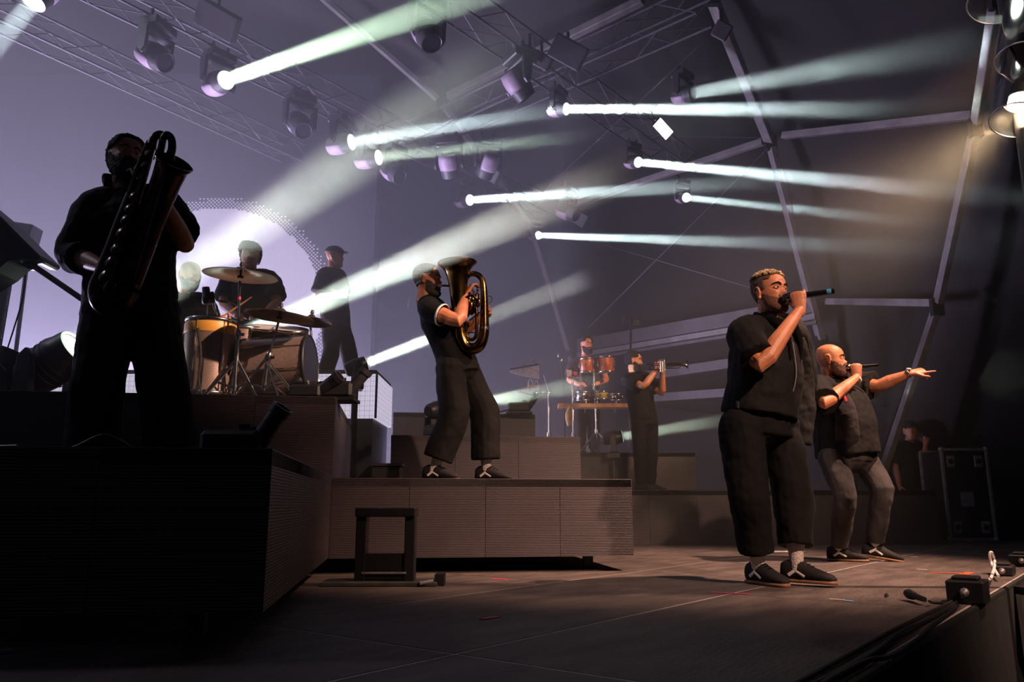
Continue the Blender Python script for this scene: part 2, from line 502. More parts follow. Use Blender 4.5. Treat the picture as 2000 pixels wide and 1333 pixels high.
# lower cloth walls that reach the ground, back wall and roof
lowers = [p + V((p.x, p.y, 0)).normalized() * .6 for p in (Rm[4], R0[4], R1[4], R2[4], Rp[4])]
b = MB(); n = len(lowers)
b.add([V((p.x, p.y, -1.4)) for p in lowers] + [V((p.x, p.y, p.z + 1.2)) for p in lowers], [(i, i + 1, n + i + 1, n + i) for i in range(n - 1)])
o = b.build('wall_lower', M['fabric'], smooth=False); o.modifiers.new('solid', 'SOLIDIFY').thickness = .02
tag(o, 'black cloth hung behind the stage below the tent rails', kind='structure')
o = MB().box((-7, 18.6, 5), (30, .05, 14)).build('wall_back', M['fabric'], smooth=False)
tag(o, 'dark back cloth of the stage lost in violet haze', kind='structure')
o = MB().box((-13.5, 8, 5), (.05, 24, 14)).build('wall_left', M['fabric'], smooth=False)
tag(o, 'dark side cloth at the far left of the stage', kind='structure')
b = MB(); b.add([V((-14, -3, 8.6)), V((9, -3, 8.6)), V((9, 19, 8.9)), V((-14, 19, 8.9)), V((-2.5, -3, 10.6)), V((-2.5, 19, 10.8))], [(0, 4, 5, 3), (4, 1, 2, 5)])
o = b.build('ceiling', M['fabric'], smooth=False); o.modifiers.new('solid', 'SOLIDIFY').thickness = .02
tag(o, 'dark tent roof above the lighting trusses', kind='structure')

# ================================================================ risers faced with LED tiles
YAW = math.radians(8.3)
E1 = V((math.cos(YAW), math.sin(YAW), 0)); E2 = V((-E1.y, E1.x, 0))
C0 = V((-1.14, 5.10, 0))
tile_m = {}
for key in ('panel', 'panel_dim'):
    me = MB().box((.25, .02, .25), (.497, .04, .497)).mesh('led_tile', smooth=False); me.materials.append(M[key]); tile_m[key] = me


def riser(name, label, origin, L, W_, z0, z1, faces, tops='top', legs=True, e1=E1, e2=E2, group='LED faced risers', front='panel', side='panel'):
    """origin = front left corner; faces: 'f','r' with tiles; rest is a black body"""
    t = thing(name, origin, label, 'riser', group)
    def q(a, b, z): return origin + e1 * a + e2 * b + UP * z
    zc = (z0 + z1) / 2
    MB().box(q(L / 2, W_ / 2, z1 - .03), (L, W_, .06), ax=(e1, e2, UP)).build('deck_top', M[tops], t, smooth=False, bevel=.005)
    MB().box(q(L / 2, W_ / 2 + .03, zc - .04), (L - .1, W_ - .12, z1 - z0 - .1), ax=(e1, e2, UP)).build('inner_frame', M['black'], t, smooth=False)
    rows = max(1, round((z1 - z0) / .5)); th = (z1 - z0) / rows
    if 'f' in faces:
        n = max(1, round(L / .5)); s = L / n
        for i in range(n):
            for r in range(rows):
                o = inst('led_tile', tile_m[front], t, q(i * s, .0, z0 + r * th), ax=(e1 * (s / .5), e2, UP * (th / .5)))
    if 'r' in faces:
        n = max(1, round(W_ / .5)); s = W_ / n
        for i in range(n):
            for r in range(rows):
                inst('led_tile', tile_m[side], t, q(L, i * s, z0 + r * th), ax=(e2 * (s / .5), -e1, UP * (th / .5)))
    if legs:
        for a in (.25, L - .25):
            for bb in (.25, W_ - .25):
                MB().box(q(a, bb, z0 / 2), (.06, .06, z0), ax=(e1, e2, UP)).build('leg', M['black'], t, smooth=False)
    return t


riser('stage_riser', 'low ribbed LED riser under the horn player, its long face to the front', C0, 1.96, 1.7, .095, .592, 'fr', legs=True)
N0 = C0 - E2 * 2.55
riser('stage_riser', 'black LED riser block jutting forward under the saxophonist', N0 - E1 * 2.6, 2.6, 2.5, .10, .605, 'fr', front='panel_dim', legs=True)
riser('stage_riser', 'tall two-tile LED riser carrying the drum kit', C0 - E1 * 4.5, 4.5, 2.5, .10, 1.11, 'fr', legs=False)
B0 = C0 + E1 * .45 + E2 * 1.95
riser('stage_riser', 'dim ribbed riser right behind the horn player legs', B0 - E1 * .1 , 1.72, 1.2, .05, 1.03, 'fr', front='panel', legs=False)
xr0 = P(735, 723, 8.0).x
riser('stage_riser', 'plain dark riser with bluish front behind the horn player', V((xr0 + .05, 8.9, 0)), 1.62, 1.4, .0, 1.44, 'fr', front='panel_dim', legs=False)
riser('stage_riser', 'long low black platform carrying the trumpeter', V((-.6, 8.75, 0)), 5.2, 5.4, .0, .575, 'f', front='panel_dim', legs=False, e1=V((1, 0, 0)), e2=V((0, 1, 0)))
riser('stage_riser', 'grey box riser under the percussion on the black platform', V((.75, 10.35, 0)), 1.62, 1.5, .58, 1.08, 'fr', front='panel', legs=False, e1=V((1, 0, 0)), e2=V((0, 1, 0)))

# ---- lit white LED step behind the drums and big round screen
def dot_led_mat(name, strength, circle=None, pitch=.054, col=(.82, .74, .95)):
    m = bpy.data.materials.new(name); m.use_nodes = True; nt = m.node_tree; nt.nodes.clear()
    out = nt.nodes.new('ShaderNodeOutputMaterial')
    tc = nt.nodes.new('ShaderNodeTexCoord'); sp = nt.nodes.new('ShaderNodeSeparateXYZ'); nt.links.new(tc.outputs['Object'], sp.inputs[0])
    mt = lambda op, a, b=None: math_node(nt, op, a, b)
    x, z = sp.outputs[0], sp.outputs[2]
    gx = mt('MULTIPLY', x, 1 / pitch); gz = mt('MULTIPLY', z, 1 / pitch)
    ix, iz = mt('FLOOR', gx), mt('FLOOR', gz)
    fx = mt('SUBTRACT', mt('SUBTRACT', gx, ix), .5); fz = mt('SUBTRACT', mt('SUBTRACT', gz, iz), .5)
    dot = mt('LESS_THAN', mt('SQRT', mt('ADD', mt('MULTIPLY', fx, fx), mt('MULTIPLY', fz, fz))), .46)
    cx = mt('MULTIPLY', mt('ADD', ix, .5), pitch); cz = mt('MULTIPLY', mt('ADD', iz, .5), pitch)
    chk = mt('FLOORED_MODULO', mt('ADD', ix, iz), 2.0); evx = mt('FLOORED_MODULO', ix, 2.0)
    line = mt('ADD', mt('MULTIPLY', mt('SINE', mt('MULTIPLY', x, 2 * math.pi / .027)), .07), .93)
    if circle:
        r = mt('SQRT', mt('ADD', mt('MULTIPLY', cx, cx), mt('MULTIPLY', cz, cz)))
        r0, bw = circle
        inside = mt('LESS_THAN', r, r0)
        band = mt('MULTIPLY', mt('LESS_THAN', r, r0 + bw * .72), mt('MULTIPLY', chk, dot))
        far = mt('MULTIPLY', mt('LESS_THAN', r, r0 + bw), mt('MULTIPLY', mt('MULTIPLY', chk, evx), dot))
        holes = mt('MULTIPLY', mt('GREATER_THAN', r, r0 - bw * .45), mt('MULTIPLY', mt('MULTIPLY', chk, evx), dot))
        val = mt('MAXIMUM', mt('MAXIMUM', mt('SUBTRACT', inside, mt('MULTIPLY', inside, holes)), band), far)
    else:
        nz = nt.nodes.new('ShaderNodeTexWhiteNoise'); nz.noise_dimensions = '2D'
        cmb = nt.nodes.new('ShaderNodeCombineXYZ'); nt.links.new(ix, cmb.inputs[0]); nt.links.new(iz, cmb.inputs[1]); nt.links.new(cmb.outputs[0], nz.inputs['Vector'])
        hole = mt('MULTIPLY', mt('GREATER_THAN', nz.outputs['Value'], .55), chk)
        grd = mt('GREATER_THAN', mt('ADD', mt('MULTIPLY', z, -1.2), .35), nz.outputs['Value'])
        val = mt('SUBTRACT', 1.0, mt('MULTIPLY', hole, grd))
        val = mt('MULTIPLY', val, mt('LESS_THAN', mt('MAXIMUM', mt('ABSOLUTE', fx), mt('ABSOLUTE', fz)), .482))
    val = mt('MULTIPLY', val, line)
    em = nt.nodes.new('ShaderNodeEmission'); em.inputs[0].default_value = tuple(col) + (1,)
    nt.links.new(mt('MULTIPLY', val, strength), em.inputs[1])
    bd = nt.nodes.new('ShaderNodeBsdfPrincipled'); bd.inputs['Base Color'].default_value = (.012, .011, .016, 1); bd.inputs['Roughness'].default_value = .6
    ad = nt.nodes.new('ShaderNodeAddShader'); nt.links.new(em.outputs[0], ad.inputs[0]); nt.links.new(bd.outputs[0], ad.inputs[1])
    nt.links.new(ad.outputs[0], out.inputs['Surface'])
    return m


sd = 12.0
cen = P(413, 612, sd)
t = thing('led_wall', cen, 'tall LED wall showing a white disc with a dotted rim', 'screen')
MB().box(cen + V((-.8, .10, .3)), (6.7, .16, 7.6)).build('wall_frame', M['black'], t, smooth=False)
q = MB().box(cen + V((-.8, .0, .3)), (6.6, .04, 7.5)).build('screen_face', dot_led_mat('disc_screen', .58, (1.72, .19), .030, (.80, .70, 1.0)), t, smooth=False)
st = thing('led_step', V((-3.4, 8.3, 1.0)), 'white lit LED step with dark pixel squares behind the drum kit', 'riser')
sl = dot_led_mat('step_screen', .75, None, .05)
b2 = P(735, 723, 8.0)
top, xr = b2.z, b2.x
MB().box(V((xr - 1.8, 8.5, top - .02)), (3.6, 1.0, .04)).build('step_top', M['top'], st, smooth=False)
fm_ = MB().box(V((0, 0, 0)), (3.6, .04, .45)).mesh('lit_front', smooth=False); fm_.materials.append(sl)
inst('lit_front', fm_, st, V((xr - 1.8, 8.0, top - .27)))
sm_ = MB().box(V((0, 0, 0)), (1.0, .04, .45)).mesh('lit_side', smooth=False); sm_.materials.append(sl)
inst('lit_side', sm_, st, V((xr, 8.5, top - .27)), rz=math.pi / 2)
MB().box(V((xr - 1.8, 8.5, top / 2 - .1)), (3.55, .95, top - .3)).build('step_body', M['black'], st, smooth=False)

# ================================================================ trusses
def truss(name, a, b, s, label, m='truss', bays=None, group='lighting trusses'):
    t = thing(name, a, label, 'truss', group)
    d = (b - a); L = d.length; ax = d.normalized(); sx, sy, _ = frame(ax, UP)
    cs = [sx * (i * s / 2) + sy * (j * s / 2) for i, j in ((-1, -1), (-1, 1), (1, 1), (1, -1))]
    for o_ in cs: MB().tube([a + o_, b + o_], .017, 8).build('chord', M[m], t)
    n = bays or max(2, int(L / .5)); br = [MB() for _ in range(4)]
    for i in range(n):
        p, q_ = a + ax * (L * i / n), a + ax * (L * (i + 1) / n)
        for k in range(4):
            u, v_ = (cs[k], cs[(k + 1) % 4]) if i % 2 else (cs[(k + 1) % 4], cs[k])
            br[k].tube([p + u, q_ + v_], .007, 5, cap=False)
    for k in range(4): tag(br[k].build('lacing', M[m], t), kind='stuff')
    return t


ZT = 5.95
def row(px, py): return PZ(px, py, 5.5)
a1, b1 = row(420, 175), row(1051, 460); w1 = (b1 - a1).normalized()
a2, b2_ = row(840, 68), row(1340, 386); w2 = (b2_ - a2).normalized()
truss('lighting_truss', a1 - w1 * 4 + UP * .62, b1 + w1 * .12 + UP * .62, .34, 'long lighting truss carrying the row of moving heads over the round screen')
truss('lighting_truss', a2 - w2 * 3 + UP * .62, b2_ + w2 * .12 + UP * .62, .34, 'lighting truss over the stage middle beside the white flood lamp')
ta, tb = PZ(10, 33, 6.0), PZ(591, 308, 6.0); wt = (tb - ta).normalized()
truss('lighting_truss', ta - wt * 2, tb + wt * 2.2, .30, 'pale empty truss hanging in front of the round screen')
ca, cb = PZ(1352, 22, 6.2), PZ(880, 237, 6.2); wc = (cb - ca).normalized()
truss('lighting_truss', ca - wc * .15, cb + wc * 1.0, .36, 'cross truss climbing to the top edge right of the smoke')
# ================================================================ people
HEAD_T = [(-.121, .014, .080, .052), (-.116, .030, .089, .030), (-.104, .043, .0935, .004), (-.085, .054, .0925, -.022), (-.060, .0605, .0905, -.050), (-.030, .0665, .0895, -.074), (.000, .0715, .0885, -.090),
          (.030, .0755, .0915, -.099), (.055, .0765, .0900, -.101), (.080, .0715, .0790, -.094), (.098, .0595, .0610, -.079), (.112, .0400, .0360, -.054), (.119, .0200, .0130, -.030), (.121, .0060, -.0040, -.016)]
BUMPS = [(.025, .030, .022, .008, .0060), (.031, .007, .016, .010, -.0105), (.0, .016, .008, .020, .0100), (.0, -.019, .0105, .0125, .0255), (.013, -.025, .008, .008, .0110), (.0, -.0505, .021, .0050, .0065), (.0, -.0640, .019, .0060, .0070),
         (.0, -.0575, .020, .0028, -.0040), (.0, -.0790, .022, .007, -.0050), (.0, -.1010, .019, .012, .0060), (.045, -.013, .016, .014, .0050), (.047, -.052, .014, .018, -.0045), (.0, .060, .045, .02, .0030)]


def hp(z, ph, k=0.0):
    """point of the head surface at height z and azimuth ph (90 degrees = nose); k pushes it outwards"""
    T = HEAD_T; z = min(max(z, T[0][0]), T[-1][0])
    for a, b in zip(T, T[1:]):
        if z <= b[0]: break
    t = (z - a[0]) / (b[0] - a[0]); rx, yf, yb = (a[q] + (b[q] - a[q]) * t for q in (1, 2, 3))
    c_, s_ = math.cos(ph), math.sin(ph); yc = yb + (yf - yb) * .45
    X = rx * math.copysign(abs(c_) ** .86, c_); Y = yc + ((yf - yc) if s_ > 0 else (yc - yb)) * math.copysign(abs(s_) ** .92, s_)
    if s_ > 0:
        for x0, z0, sx, sz, A in BUMPS:
            for sg in ((1,) if x0 == 0 else (1, -1)):
                e_ = ((X - sg * x0) / sx) ** 2 + ((z - z0) / sz) ** 2
                if e_ < 9: Y += A * math.exp(-e_) * min(1, s_ * 2)
    p = V((X, Y, z))
    if k: p += V((X, Y - yc, z * (1.2 if z > 0 else .6))).normalized() * k
    return p


class Head:
    def __init__(s, c, fwd, up=UP, sc_=1.0):
        f = V(fwd).normalized(); u = V(up) - f * V(up).dot(f); u.normalize()
        s.ax = (f.cross(u), f, u); s.c = V(c); s.k = sc_

    def w(s, p):
        p = V(p) * s.k
        return s.c + s.ax[0] * p.x + s.ax[1] * p.y + s.ax[2] * p.z

    @staticmethod
    def zl(i, m):
        return -.121 * math.cos(math.pi * i / m)

    def add(s, mb):
        n, m = 56, 56; vs = []; fs = []
        for i in range(m + 1):
            for j in range(n): vs.append(s.w(hp(s.zl(i, m), 2 * math.pi * j / n)))
        for i in range(m):
            for j in range(n): fs.append((i * n + j, i * n + (j + 1) % n, (i + 1) * n + (j + 1) % n, (i + 1) * n + j))
        fs.append(tuple(range(n - 1, -1, -1))); fs.append(tuple(m * n + j for j in range(n)))
        mb.add(vs, fs)
        for q in (-1, 1):
            mb.ell(s.w((q * .074, -.010, -.004)), tuple(x * s.k for x in (.009, .015, .027)), s.ax)
            mb.tube([s.w((q * (.080 + .003 * math.sin(a_)), -.014 + .017 * math.cos(a_) , .002 + .029 * math.sin(a_))) for a_ in [math.pi * (-.55 + .155 * i) for i in range(11)]], .0050 * s.k, 8)
            mb.ell(s.w((q * .077, -.004, -.030)), tuple(x * s.k for x in (.006, .008, .008)), s.ax)

    def shell(s, pred, off, name, m, parent, jit=.0, thick=.006, n=96, mm=80, z=1.0):
        vs = []; fs = []; idx = {}
        def vert(i, j):
            j %= n
            if (i, j) not in idx:
                p0 = hp(s.zl(i, mm), 2 * math.pi * j / n)
                d = V((p0.x / .077, p0.y / .098, p0.z / .119))
                o_ = off(d) if callable(off) else off
                p = hp(s.zl(i, mm), 2 * math.pi * j / n, o_ + jit * noise.noise(d * 14) + jit * .8 * noise.noise(d * 33))
                idx[(i, j)] = len(vs); vs.append(s.w(p))
            return idx[(i, j)]
        for i in range(mm):
            for j in range(n):
                p0 = hp(s.zl(i + .5, mm), 2 * math.pi * (j + .5) / n)
                w_ = .05 * noise.noise(p0 * 160)
                if pred(p0.x / .077, p0.y / .098 + w_, p0.z / .119 + w_): fs.append((vert(i, j), vert(i, j + 1), vert(i + 1, j + 1), vert(i + 1, j)))
        b = MB(); b.add(vs, fs); o = b.build(name, m, parent, auto=False)
        sd = o.modifiers.new('thick', 'SOLIDIFY'); sd.thickness = thick * s.k; sd.offset = 0
        return o

    def face(s, root, brow='brow', eyes=True):
        for q in (-1, 1):
            if eyes:
                e = MB().ell(s.w((q * .031, .0760, .006)), (.0135 * s.k, .0095 * s.k, .0072 * s.k), s.ax).build('eye', M['eye'], root)
                MB().ell(s.w((q * .030, .0842, .0045)), (.0052 * s.k, .0025 * s.k, .0052 * s.k), s.ax, 10, 6).build('iris', M['iris'], e)
                MB().rtube([s.w((q * .016, .083, .010)), s.w((q * .030, .0865, .0135)), s.w((q * .046, .074, .009))], [.0028, .0042, .0028], 8, k=3).build('eyelid', M['skin'], root)
            MB().rtube([s.w((q * .013, .0955, .024)), s.w((q * .030, .0930, .0325)), s.w((q * .052, .0725, .026))], [.0040 * s.k, .0046 * s.k, .003 * s.k], 8, k=3).build('eyebrow', M[brow], root)


def beard_zone(x, y, z):
    return y > .08 and (z < -.44 + .46 * (.9 - y) and not (abs(x) < .26 and y > .8 and -.57 < z < -.45) or (y > .72 and abs(x) < .36 and -.42 < z < -.31))


def hand(mb, w_, d, nrm, right=True, curl=(35, 40, 25), fing=None, thumb=None, s=1.0):
    """palm, four unequal jointed fingers and a thumb from the side of the palm; returns grip point and thumb-side axis"""
    d = V(d).normalized(); nrm = V(nrm); nrm = (nrm - d * nrm.dot(d)).normalized()
    side = d.cross(nrm) if right else nrm.cross(d)
    w_ = V(w_)
    mb.rtube([w_ - d * .02 * s, w_ + d * .03 * s, w_ + d * .088 * s], [(.027 * s, .021 * s), (.037 * s, .019 * s), (.042 * s, .014 * s)], 12, side)
    L = [.074, .083, .077, .060]
    for i in range(4):
        c_ = (fing[i] if fing and fing[i] is not None else curl)
        p = w_ + d * (.090 - .004 * abs(i - 1)) * s + side * (.032 - .0215 * i) * s
        pts = [p - d * .02 * s, p]; a = 0
        for q, fr in enumerate((.46, .30, .24)):
            a += math.radians(c_[q])
            p = p + (d * math.cos(a) + nrm * math.sin(a)) * (L[i] * fr * s)
            pts.append(p)
        mb.rtube(pts, [.0100 * s, .0102 * s, .0092 * s, .0084 * s, .0070 * s], 8)
    th = thumb or ((.62, .72, .30), (.80, .30, .52))
    p = w_ + d * .024 * s + side * .026 * s; pts = [p - d * .01 * s - side * .012 * s, p]
    for (cd, cs_, cn), ln in zip(th, (.045, .034)):
        p = p + (d * cd + side * cs_ + nrm * cn).normalized() * ln * s; pts.append(p)
    pts.append(p + (pts[-1] - pts[-2]).normalized() * .014 * s)
    mb.rtube(pts, [.013 * s, .0145 * s, .0115 * s, .0098 * s, .007 * s], 8)
    return w_ + d * .082 * s + nrm * .036 * s, side


def soft(o, vox, smooth=4, fac=.5, disp=0., dscale=.12):
    r = o.modifiers.new('skin', 'REMESH'); r.mode = 'VOXEL'; r.voxel_size = vox; r.use_smooth_shade = True
    if smooth:
        s = o.modifiers.new('soft', 'SMOOTH'); s.factor = fac; s.iterations = smooth
    if disp:
        tx = bpy.data.textures.get('folds%.3f' % dscale)
        if tx is None:
            tx = bpy.data.textures.new('folds%.3f' % dscale, 'CLOUDS'); tx.noise_scale = dscale; tx.noise_depth = 2
        q = o.modifiers.new('folds', 'DISPLACE'); q.texture = tx; q.strength = disp; q.mid_level = .5; q.texture_coords = 'GLOBAL'
    return o


def shoe(root, ank, fwd, sole_z=None, up=UP, s=1.0, mark=True, tab=False, lift=0.):
    """low sports shoe: upper, gum sole, white side mark"""
    f = V(fwd).normalized(); u = (V(up) - f * V(up).dot(f)).normalized(); r = f.cross(u)
    base = V(ank) - u * .085 * s
    if sole_z is not None: base.z = sole_z + lift
    X = [-.088, -.082, -.05, .0, .05, .10, .15, .19, .207]
    Wd = [.020, .030, .037, .037, .040, .046, .046, .034, .014]
    T = [.075, .104, .120, .126, .108, .082, .064, .050, .036]
    def loft(lo, hi, grow):
        b = MB(); vs = []; fs = []; n = 14
        for x, w_, t in zip(X, Wd, T):
            z0, z1 = lo, (hi if hi is not None else t)
            for j in range(n):
                q = 2 * math.pi * j / n; cx, sx = math.cos(q), math.sin(q)
                px = math.copysign(abs(cx) ** .75, cx) * (w_ + grow) * (1 - .30 * max(0, sx) * (hi is None))
                vs.append(base + f * (x * (1 + grow * 3)) * s + r * px * s + u * ((z0 + z1) / 2 + math.copysign(abs(sx) ** .6, sx) * (z1 - z0) / 2) * s)
        m = len(X)
        for i in range(m - 1):
            for j in range(n): fs.append((i * n + j, i * n + (j + 1) % n, (i + 1) * n + (j + 1) % n, (i + 1) * n + j))
        fs += [tuple(range(n - 1, -1, -1)), tuple((m - 1) * n + j for j in range(n))]
        b.add(vs, fs); return b
    o = loft(.018, None, 0).build('shoe', M['shoe'], root, auto=False)
    loft(.0, .021, .003).build('sole', M['gum'], o, auto=False)
    W = lambda x, y, z: base + (f * x + r * y + u * z) * s
    if mark:
        for sg in (-1, 1):
            MB().tube([W(-.035, sg * .0375, .040), W(.0, sg * .0365, .066), W(.018, sg * .029, .094)], [(.002, .009), (.002, .008), (.002, .005)], 8, r, 3).tube([W(.004, sg * .0370, .064), W(.03, sg * .040, .050), W(.055, sg * .0425, .036)], [(.002, .007)] * 3, 8, r, 3).build('side_mark', M['mark'], o)
    lc = MB()
    for x, z in ((.045, .108), (.065, .098), (.085, .088)): lc.tube([W(x, -.024, z - .006), W(x + .006, 0, z + .003), W(x, .024, z - .006)], .0035, 5)
    lc.build('laces', M['black_gloss'], o)
    if tab: MB().box(W(.022, 0, .132), (.012, .03, .022), ax=(f, r, u)).build('tongue_tab', M['mark'], o, smooth=False)
    return o


def person(label, J, fwd, head, hands, base, vox=.006, build=1.0, skin='skin', shirt=None, pants=None, shoes=None, group=None, arms=1.0):
    """J: joints in world space (pelvis, chest, neck, s/e/w a+b, h/k/n a+b); a and b are the two sides"""
    side = (J['sb'] - J['sa']).normalized(); k = build
    b = MB()
    hips = (J['hb'] - J['ha']).normalized()
    # trunk
    mid = (J['pelvis'] + J['chest']) / 2
    top = J['neck'].lerp(J['chest'], .35)
    b.rtube([J['pelvis'] - (mid - J['pelvis']) * .3, J['pelvis'], mid, J['chest'], top, J['neck']],
            [(.11 * k, .085 * k), (.145 * k, .105 * k), (.140 * k, .104 * k), (.165 * k, .118 * k), (.11, .08), (.06, .058)], 16, side, 3)
    hd = head['h']; hd.add(b)
    b.rtube([J['neck'] - (hd.c - J['neck']) * .2, J['neck'], hd.w((0, -.022, -.05))], [.066, .060, .056], 12)
    for q in 'ab':
        s_, e_, w_ = J['s' + q], J['e' + q], J['w' + q]
        b.rtube([top.lerp(s_, .4), s_, s_.lerp(e_, .5), e_, e_.lerp(w_, .35), w_],
                [.062 * arms, .060 * arms, .052 * arms, .043 * arms, .045 * arms, .028], 12, None, 2)
        h_, n_, a_ = J['h' + q], J['k' + q], J['n' + q]
        b.rtube([J['pelvis'].lerp(h_, .5), h_, h_.lerp(n_, .5), n_, n_.lerp(a_, .35), a_], [.075 * k, .080 * k, .070, .056, .046, .028], 12, None, 2)
        tf = J.get('t' + q, fwd)
        b.rtube([a_ + UP * .01, a_ + V(tf).normalized() * .07 - UP * .045], [.029, .022], 10)
    for hh in hands: hand(b, **hh)
    body = b.build('person', M[skin], loc=base, auto=False); soft(body, vox, 3, .4)
    tag(body, label, 'person', group)
    # ---- clothes
    if pants:
        p = MB(); g = pants.get('loose', 1.0)
        wl = pants.get('waist', .5); ex = .012
        p.tube([J['pelvis'].lerp(mid, wl), J['pelvis'], (J['ha'] + J['hb']) / 2 - (mid - J['pelvis']) * .25],
               [(.150 * k + ex, .115 * k + ex), (.172 * k + ex, .128 * k + ex), (.16 * k + ex, .125 * k + ex)], 20, hips, 3)
        hc = (J['ha'] + J['hb']) / 2; u_ = (mid - J['pelvis']).normalized()
        p.ell(hc.lerp(J['pelvis'], .4), (.175 * k, .135 * k, .15), (hips, u_.cross(hips).normalized(), u_))
        for q in 'ab':
            h_, n_, a_ = J['h' + q], J['k' + q], J['n' + q]; e = pants.get('hem', .88)
            p.ell(h_, (pants['r'][0] * k * 1.08,) * 3)
            r1, r2, r3 = pants['r']
            hem = n_.lerp(a_, e)
            p.tube([h_.lerp(J['pelvis'], .3), h_, h_.lerp(n_, .5), n_, n_.lerp(a_, e * .5), hem],
                   [.10 * k, r1 * k, (r1 * k + r2) / 2 * 1.02, r2, (r2 + r3) / 2, r3], 16, None, 3)
        o = p.build('trousers', M[pants.get('m', 'cloth')], body, auto=False); soft(o, max(vox, .008), 3, .5, pants.get('fold', .022), .15)
    if shirt:
        p = MB(); ex = shirt.get('ex', .02); hem = shirt.get('hem', .0)
        bl = shirt.get('belly', 0.)
        low = J['pelvis'].lerp(mid, -hem) if hem >= 0 else J['pelvis'].lerp(mid, -hem)
        p.tube([low, J['pelvis'].lerp(mid, .35), mid + V(fwd).normalized() * bl * .3, J['chest'], top, J['neck'].lerp(hd.c, .06)],
               [(.158 * k + ex + bl * .3, .120 * k + ex + bl), (.160 * k + ex + bl * .3, .120 * k + ex + bl), (.155 * k + ex + bl * .3, .115 * k + ex + bl), (.172 * k + ex, .125 * k + ex), (.12 + ex, .085 + ex), (.066, .064)], 20, side, 3)
        for q in 'ab':
            s_, e_, w_ = J['s' + q], J['e' + q], J['w' + q]; f_ = shirt.get('sleeve', .8)
            if isinstance(f_, dict): f_ = f_[q]
            pts = [top.lerp(s_, .35), s_.lerp(top, .1)]; rr = [.09 + ex * .5, .070 * arms + ex]
            if f_ <= 1:
                pts += [s_.lerp(e_, f_ * .5), s_.lerp(e_, f_)]; rr += [.064 * arms + ex * 1.1, .062 * arms + ex * 1.3]
            else:
                pts += [s_.lerp(e_, .5), e_, e_.lerp(w_, f_ - 1)]; rr += [.062 * arms + ex, .054 * arms + ex, .046 * arms + ex]
            p.tube(pts, rr, 14, None, 3)
        o = p.build('shirt', M[shirt.get('m', 'cloth')], body, auto=False); soft(o, max(vox, .008), 3, .5, shirt.get('fold', .016), .13)
    if shoes:
        for q in 'ab':
            tf = J.get('t' + q, fwd)
            if shoes.get('sock'):
                a_, n_ = J['n' + q], J['k' + q]
                MB().rtube([a_ - (n_ - a_).normalized() * .03, a_.lerp(n_, .16), a_.lerp(n_, .30)], [.035, .040, .052], 12).build('sock', M['sock'], body)
            shoe(body, J['n' + q], tf, shoes.get('z' + q, shoes.get('z')), shoes.get('u' + q, UP), mark=shoes.get('mark', True), tab=shoes.get('tab', False), lift=shoes.get('lift' + q, 0))
    return body


def mic(loc, axis, label, ring=True):
    """hand microphone: grille ball at the start of the axis, tapering grip, coloured end ring"""
    a = V(axis).normalized(); t = thing('microphone', loc, label, 'microphone')
    MB().lathe([(.001, -.030), (.018, -.024), (.026, -.006), (.027, .010), (.024, .026), (.022, .030)], loc, a, 18).build('grille', M['chrome'], t)
    MB().lathe([(.022, .030), (.024, .034), (.021, .05), (.0175, .12), (.0155, .20), (.0155, .215)], loc, a, 16).build('grip', M['black_gloss'], t)
    if ring: MB().lathe([(.0165, .214), (.0175, .218), (.0175, .234), (.0165, .238)], loc, a, 16).build('end_ring', M['bluegrip'], t)
    e_ = .0 if ring else .023
    MB().lathe([(.0155, .238 - e_), (.0155, .252 - e_), (.006, .256 - e_)], loc, a, 16).build('antenna_cap', M['black_gloss'], t)
    return t
def joints(d0, **kw):
    J = {}
    for k_, v_ in kw.items():
        J[k_] = P(v_[0], v_[1], d0 + (v_[2] if len(v_) > 2 else 0)) if not isinstance(v_, Vector) else v_
    return J


def grip(point, thumb_side, d, right=True, **kw):
    """wrist and palm so that the closed hand wraps a bar through `point` that runs along thumb_side"""
    t = V(thumb_side).normalized(); d = V(d); d = (d - t * d.dot(t)).normalized()
    n = t.cross(d) if right else d.cross(t)
    s = kw.get('s', 1.0)
    w_ = V(point) - d * .082 * s - n * .036 * s
    return w_, dict(w_=w_, d=d, nrm=n, right=right, **kw)


# ---------------- singer in front
d = 4.56
J = joints(d, pelvis=(1484, 812), chest=(1497, 690), neck=(1497, 632), sa=(1450, 655, -.15), ea=(1487, 712, -.36), sb=(1548, 655, .15), eb=(1566, 745, .24), wb=(1550, 825, .16),
           ha=(1448, 838, -.09), hb=(1522, 836, .09), ka=(1462, 970, -.14), kb=(1548, 962, -.02), na=(1482, 1112, -.05), nb=(1556, 1104, -.1))
J['ta'] = V((.45, -.9, 0)); J['tb'] = V((.75, -.66, 0))
H = Head(P(1504, 575, d - .06), (.46, -.88, .10), UP + V((.02, 0, 0)), 1.09)
ax = V((.93, -.36, .05)).normalized(); mouth = H.w((.012, .118, -.062))
wa, h1 = grip(mouth + ax * .062, -ax, (.22, -.12, .95), True, curl=(78, 72, 40), fing=[None, None, None, (40, 35, 20)], thumb=((.55, .35, .75), (.2, .2, .95)), s=1.06)
J['wa'] = wa
sing = person('singer in black holding a microphone to his mouth, bleached hair, cropped wide trousers', J, (.70, -.71, 0), {'h': H},
              [h1, dict(w_=J['wb'], d=(0, .1, -1), nrm=(-.6, -.6, 0), right=False, curl=(30, 35, 20))], V((1.5, 4.5, 0)),
              vox=.0042, build=1.22, arms=1.12,
              shirt=dict(ex=.032, hem=.05, sleeve={'a': .86, 'b': 1.25}, belly=.03, m='cloth2', fold=.03),
              pants=dict(r=(.098, .112, .098), hem=.75, m='cloth', fold=.03, waist=.55), shoes=dict(z=0., sock=True, tab=True, liftb=.012, ub=V((-.10, .12, 1))))
H.face(sing)
